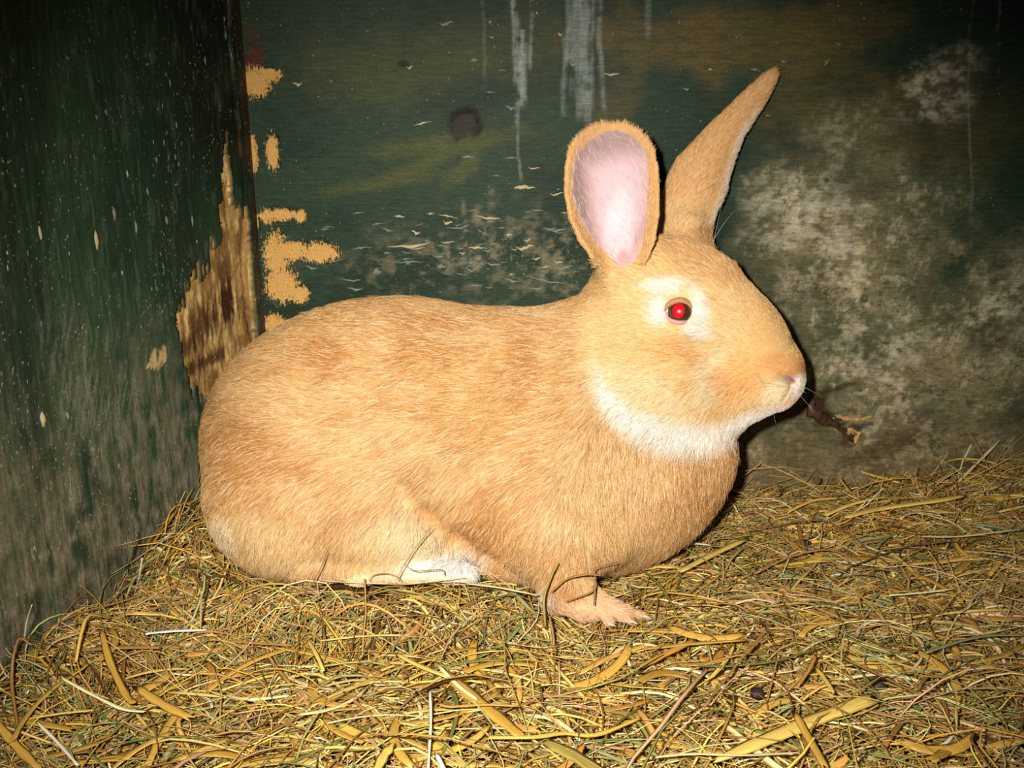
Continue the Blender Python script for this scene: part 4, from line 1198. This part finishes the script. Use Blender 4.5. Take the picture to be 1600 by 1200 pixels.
for (key, mt, lab, grp), n_ in zip(kinds, cnt_k):
    meshes = []
    for k in range(3):
        P_, w_, cu = tmpl[key, k]
        m_ = ribbon_mesh(P_, w_, cu); m_.materials.append(MS[mt]); meshes.append(m_)
    made = 0; tries = 0
    while made < n_ and tries < 4000:
        tries += 1
        x_, y_ = tr.uniform(-.33, .46), tr.uniform(-.37, -.02)
        uu, vv = project(np.array([[x_, y_, 0]]))
        if not (-30 < uu[0] < 1630 and vv[0] < 1230): continue
        if (np.array([x_, y_]) - CORNER[:2]) @ LNRM[:2] < .035: continue
        if -.25 < x_ < .19 and -.235 < y_ < -.01: continue
        yaw_ = tr.uniform(0, math.pi * 2) if tr.random() < .6 else tr.gauss(0, .5)
        hz = float(mound(np.array([x_]), np.array([y_]))[0]) + tr.uniform(.006, .0135)
        half = .036
        if y_ + abs(math.sin(yaw_)) * half > -.004: continue
        o = link('straw_stalk' if key != 'blade' else 'grass_blade', meshes[made % 3])
        o.location = (x_, y_, hz)
        o.rotation_euler = (tr.gauss(0, .25), tr.gauss(0, .12), yaw_)
        s_ = tr.uniform(.6, 1.25); o.scale = (s_, tr.uniform(.8, 1.45), tr.uniform(.7, 1.2))
        wh = 'near the left wall' if uu[0] < 450 else 'in front of the rabbit' if uu[0] < 1000 else 'right of the rabbit' if vv[0] < 985 else 'at the front right'
        tag(o, 'small ' + lab.replace('lying loose on the hay', 'among the hay ' + wh), 'straw' if key != 'blade' else 'grass', 'small ' + grp + ' ' + wh)
        made += 1

# ---------------------------------------------------------------- droppings and the torn root hanging on the back wall
def lump(name, pts, rad, mat, seed, parent=None, flat=1.0):
    r = np.random.default_rng(seed)
    P_ = catmull(pts, 14)
    rd = np.interp(np.linspace(0, 1, 14), np.linspace(0, 1, len(rad)), rad) * r.uniform(.6, 1.4, 14)
    me = tube(P_, rd, 9, False, flat, np.array([0, -1.0, .05]))
    co = np.zeros(len(me.vertices) * 3, np.float32); me.vertices.foreach_get('co', co)
    co += r.normal(0, float(np.mean(rad)) * .25, len(co)).astype(np.float32)
    me.vertices.foreach_set('co', co); me.update()
    return link(name, me, mat, parent)
M_ROOT = simple_mat('torn_bark', (70, 44, 26), .5, .45, .6, 260)
M_ROOTP = simple_mat('torn_pith', (176, 140, 84), .55, .4, .35, 300)
def bw(u_, v_, d_):
    x_, z_ = back(u_, v_); return (x_, -d_ * .0006, z_)
root = lump('torn_root', [bw(1268, 622, 3), bw(1268, 640, 5), bw(1284, 652, 5), bw(1305, 664, 4), bw(1325, 676, 3), bw(1336, 690, 2)], [.0015, .0042, .0048, .0018, .0034, .0010], M_ROOT, 1, None, .4)
tag(root, 'dark brown torn scrap of bark stuck to the back wall before the nose', 'bark')
for i, (pp, rr, mt) in enumerate((([bw(1264, 612, 4), bw(1276, 612, 4), bw(1290, 622, 3)], [.001, .0016, .0006], M_ROOT), ([bw(1304, 648, 2.5), bw(1318, 652, 3.5), bw(1340, 655, 2), bw(1362, 650, 1)], [.0006, .002, .0016, .0004], M_ROOTP), ([bw(1320, 668, 3), bw(1328, 672, 4), bw(1338, 675, 3)], [.002, .003, .0015], M_ROOTP), ([bw(1342, 674, 3), bw(1336, 686, 4), bw(1340, 696, 3)], [.0012, .0022, .0008], M_ROOTP))):
    lump('bark_strip', pp, rr, mt, 20 + i, root, .4)
M_DROP = simple_mat('dropping_dark', (44, 36, 32), .6, .35, .4, 400)
for i, (u_, v_, r_, lab) in enumerate(((1146, 1095, 9, 'dark round dropping in the hay, left of the two at the front right'), (1183, 1084, 10, 'dark round dropping in the hay, right of the two at the front right'), (1372, 1072, 12, 'dark dropping in the hay beyond the end of the broadest straw'), (1262, 848, 7, 'small dark dropping in the hay below the back wall'))):
    p_ = ground(u_, v_, .008)
    rr = r_ * S * .95
    bm_me = sphere_cap(np.zeros(3), rr, np.array([0, 0, 1.0]), math.pi, 8, 14)
    for vx in bm_me.vertices:
        vx.co *= 1 + .12 * math.sin(vx.co.x * 900 + i) * math.cos(vx.co.y * 800)
        vx.co.z *= .85
    bm_me.name = 'dropping'
    o = link('dropping', bm_me, M_DROP); o.location = p_
    tag(o, lab, 'dropping', 'rabbit droppings in the hay')
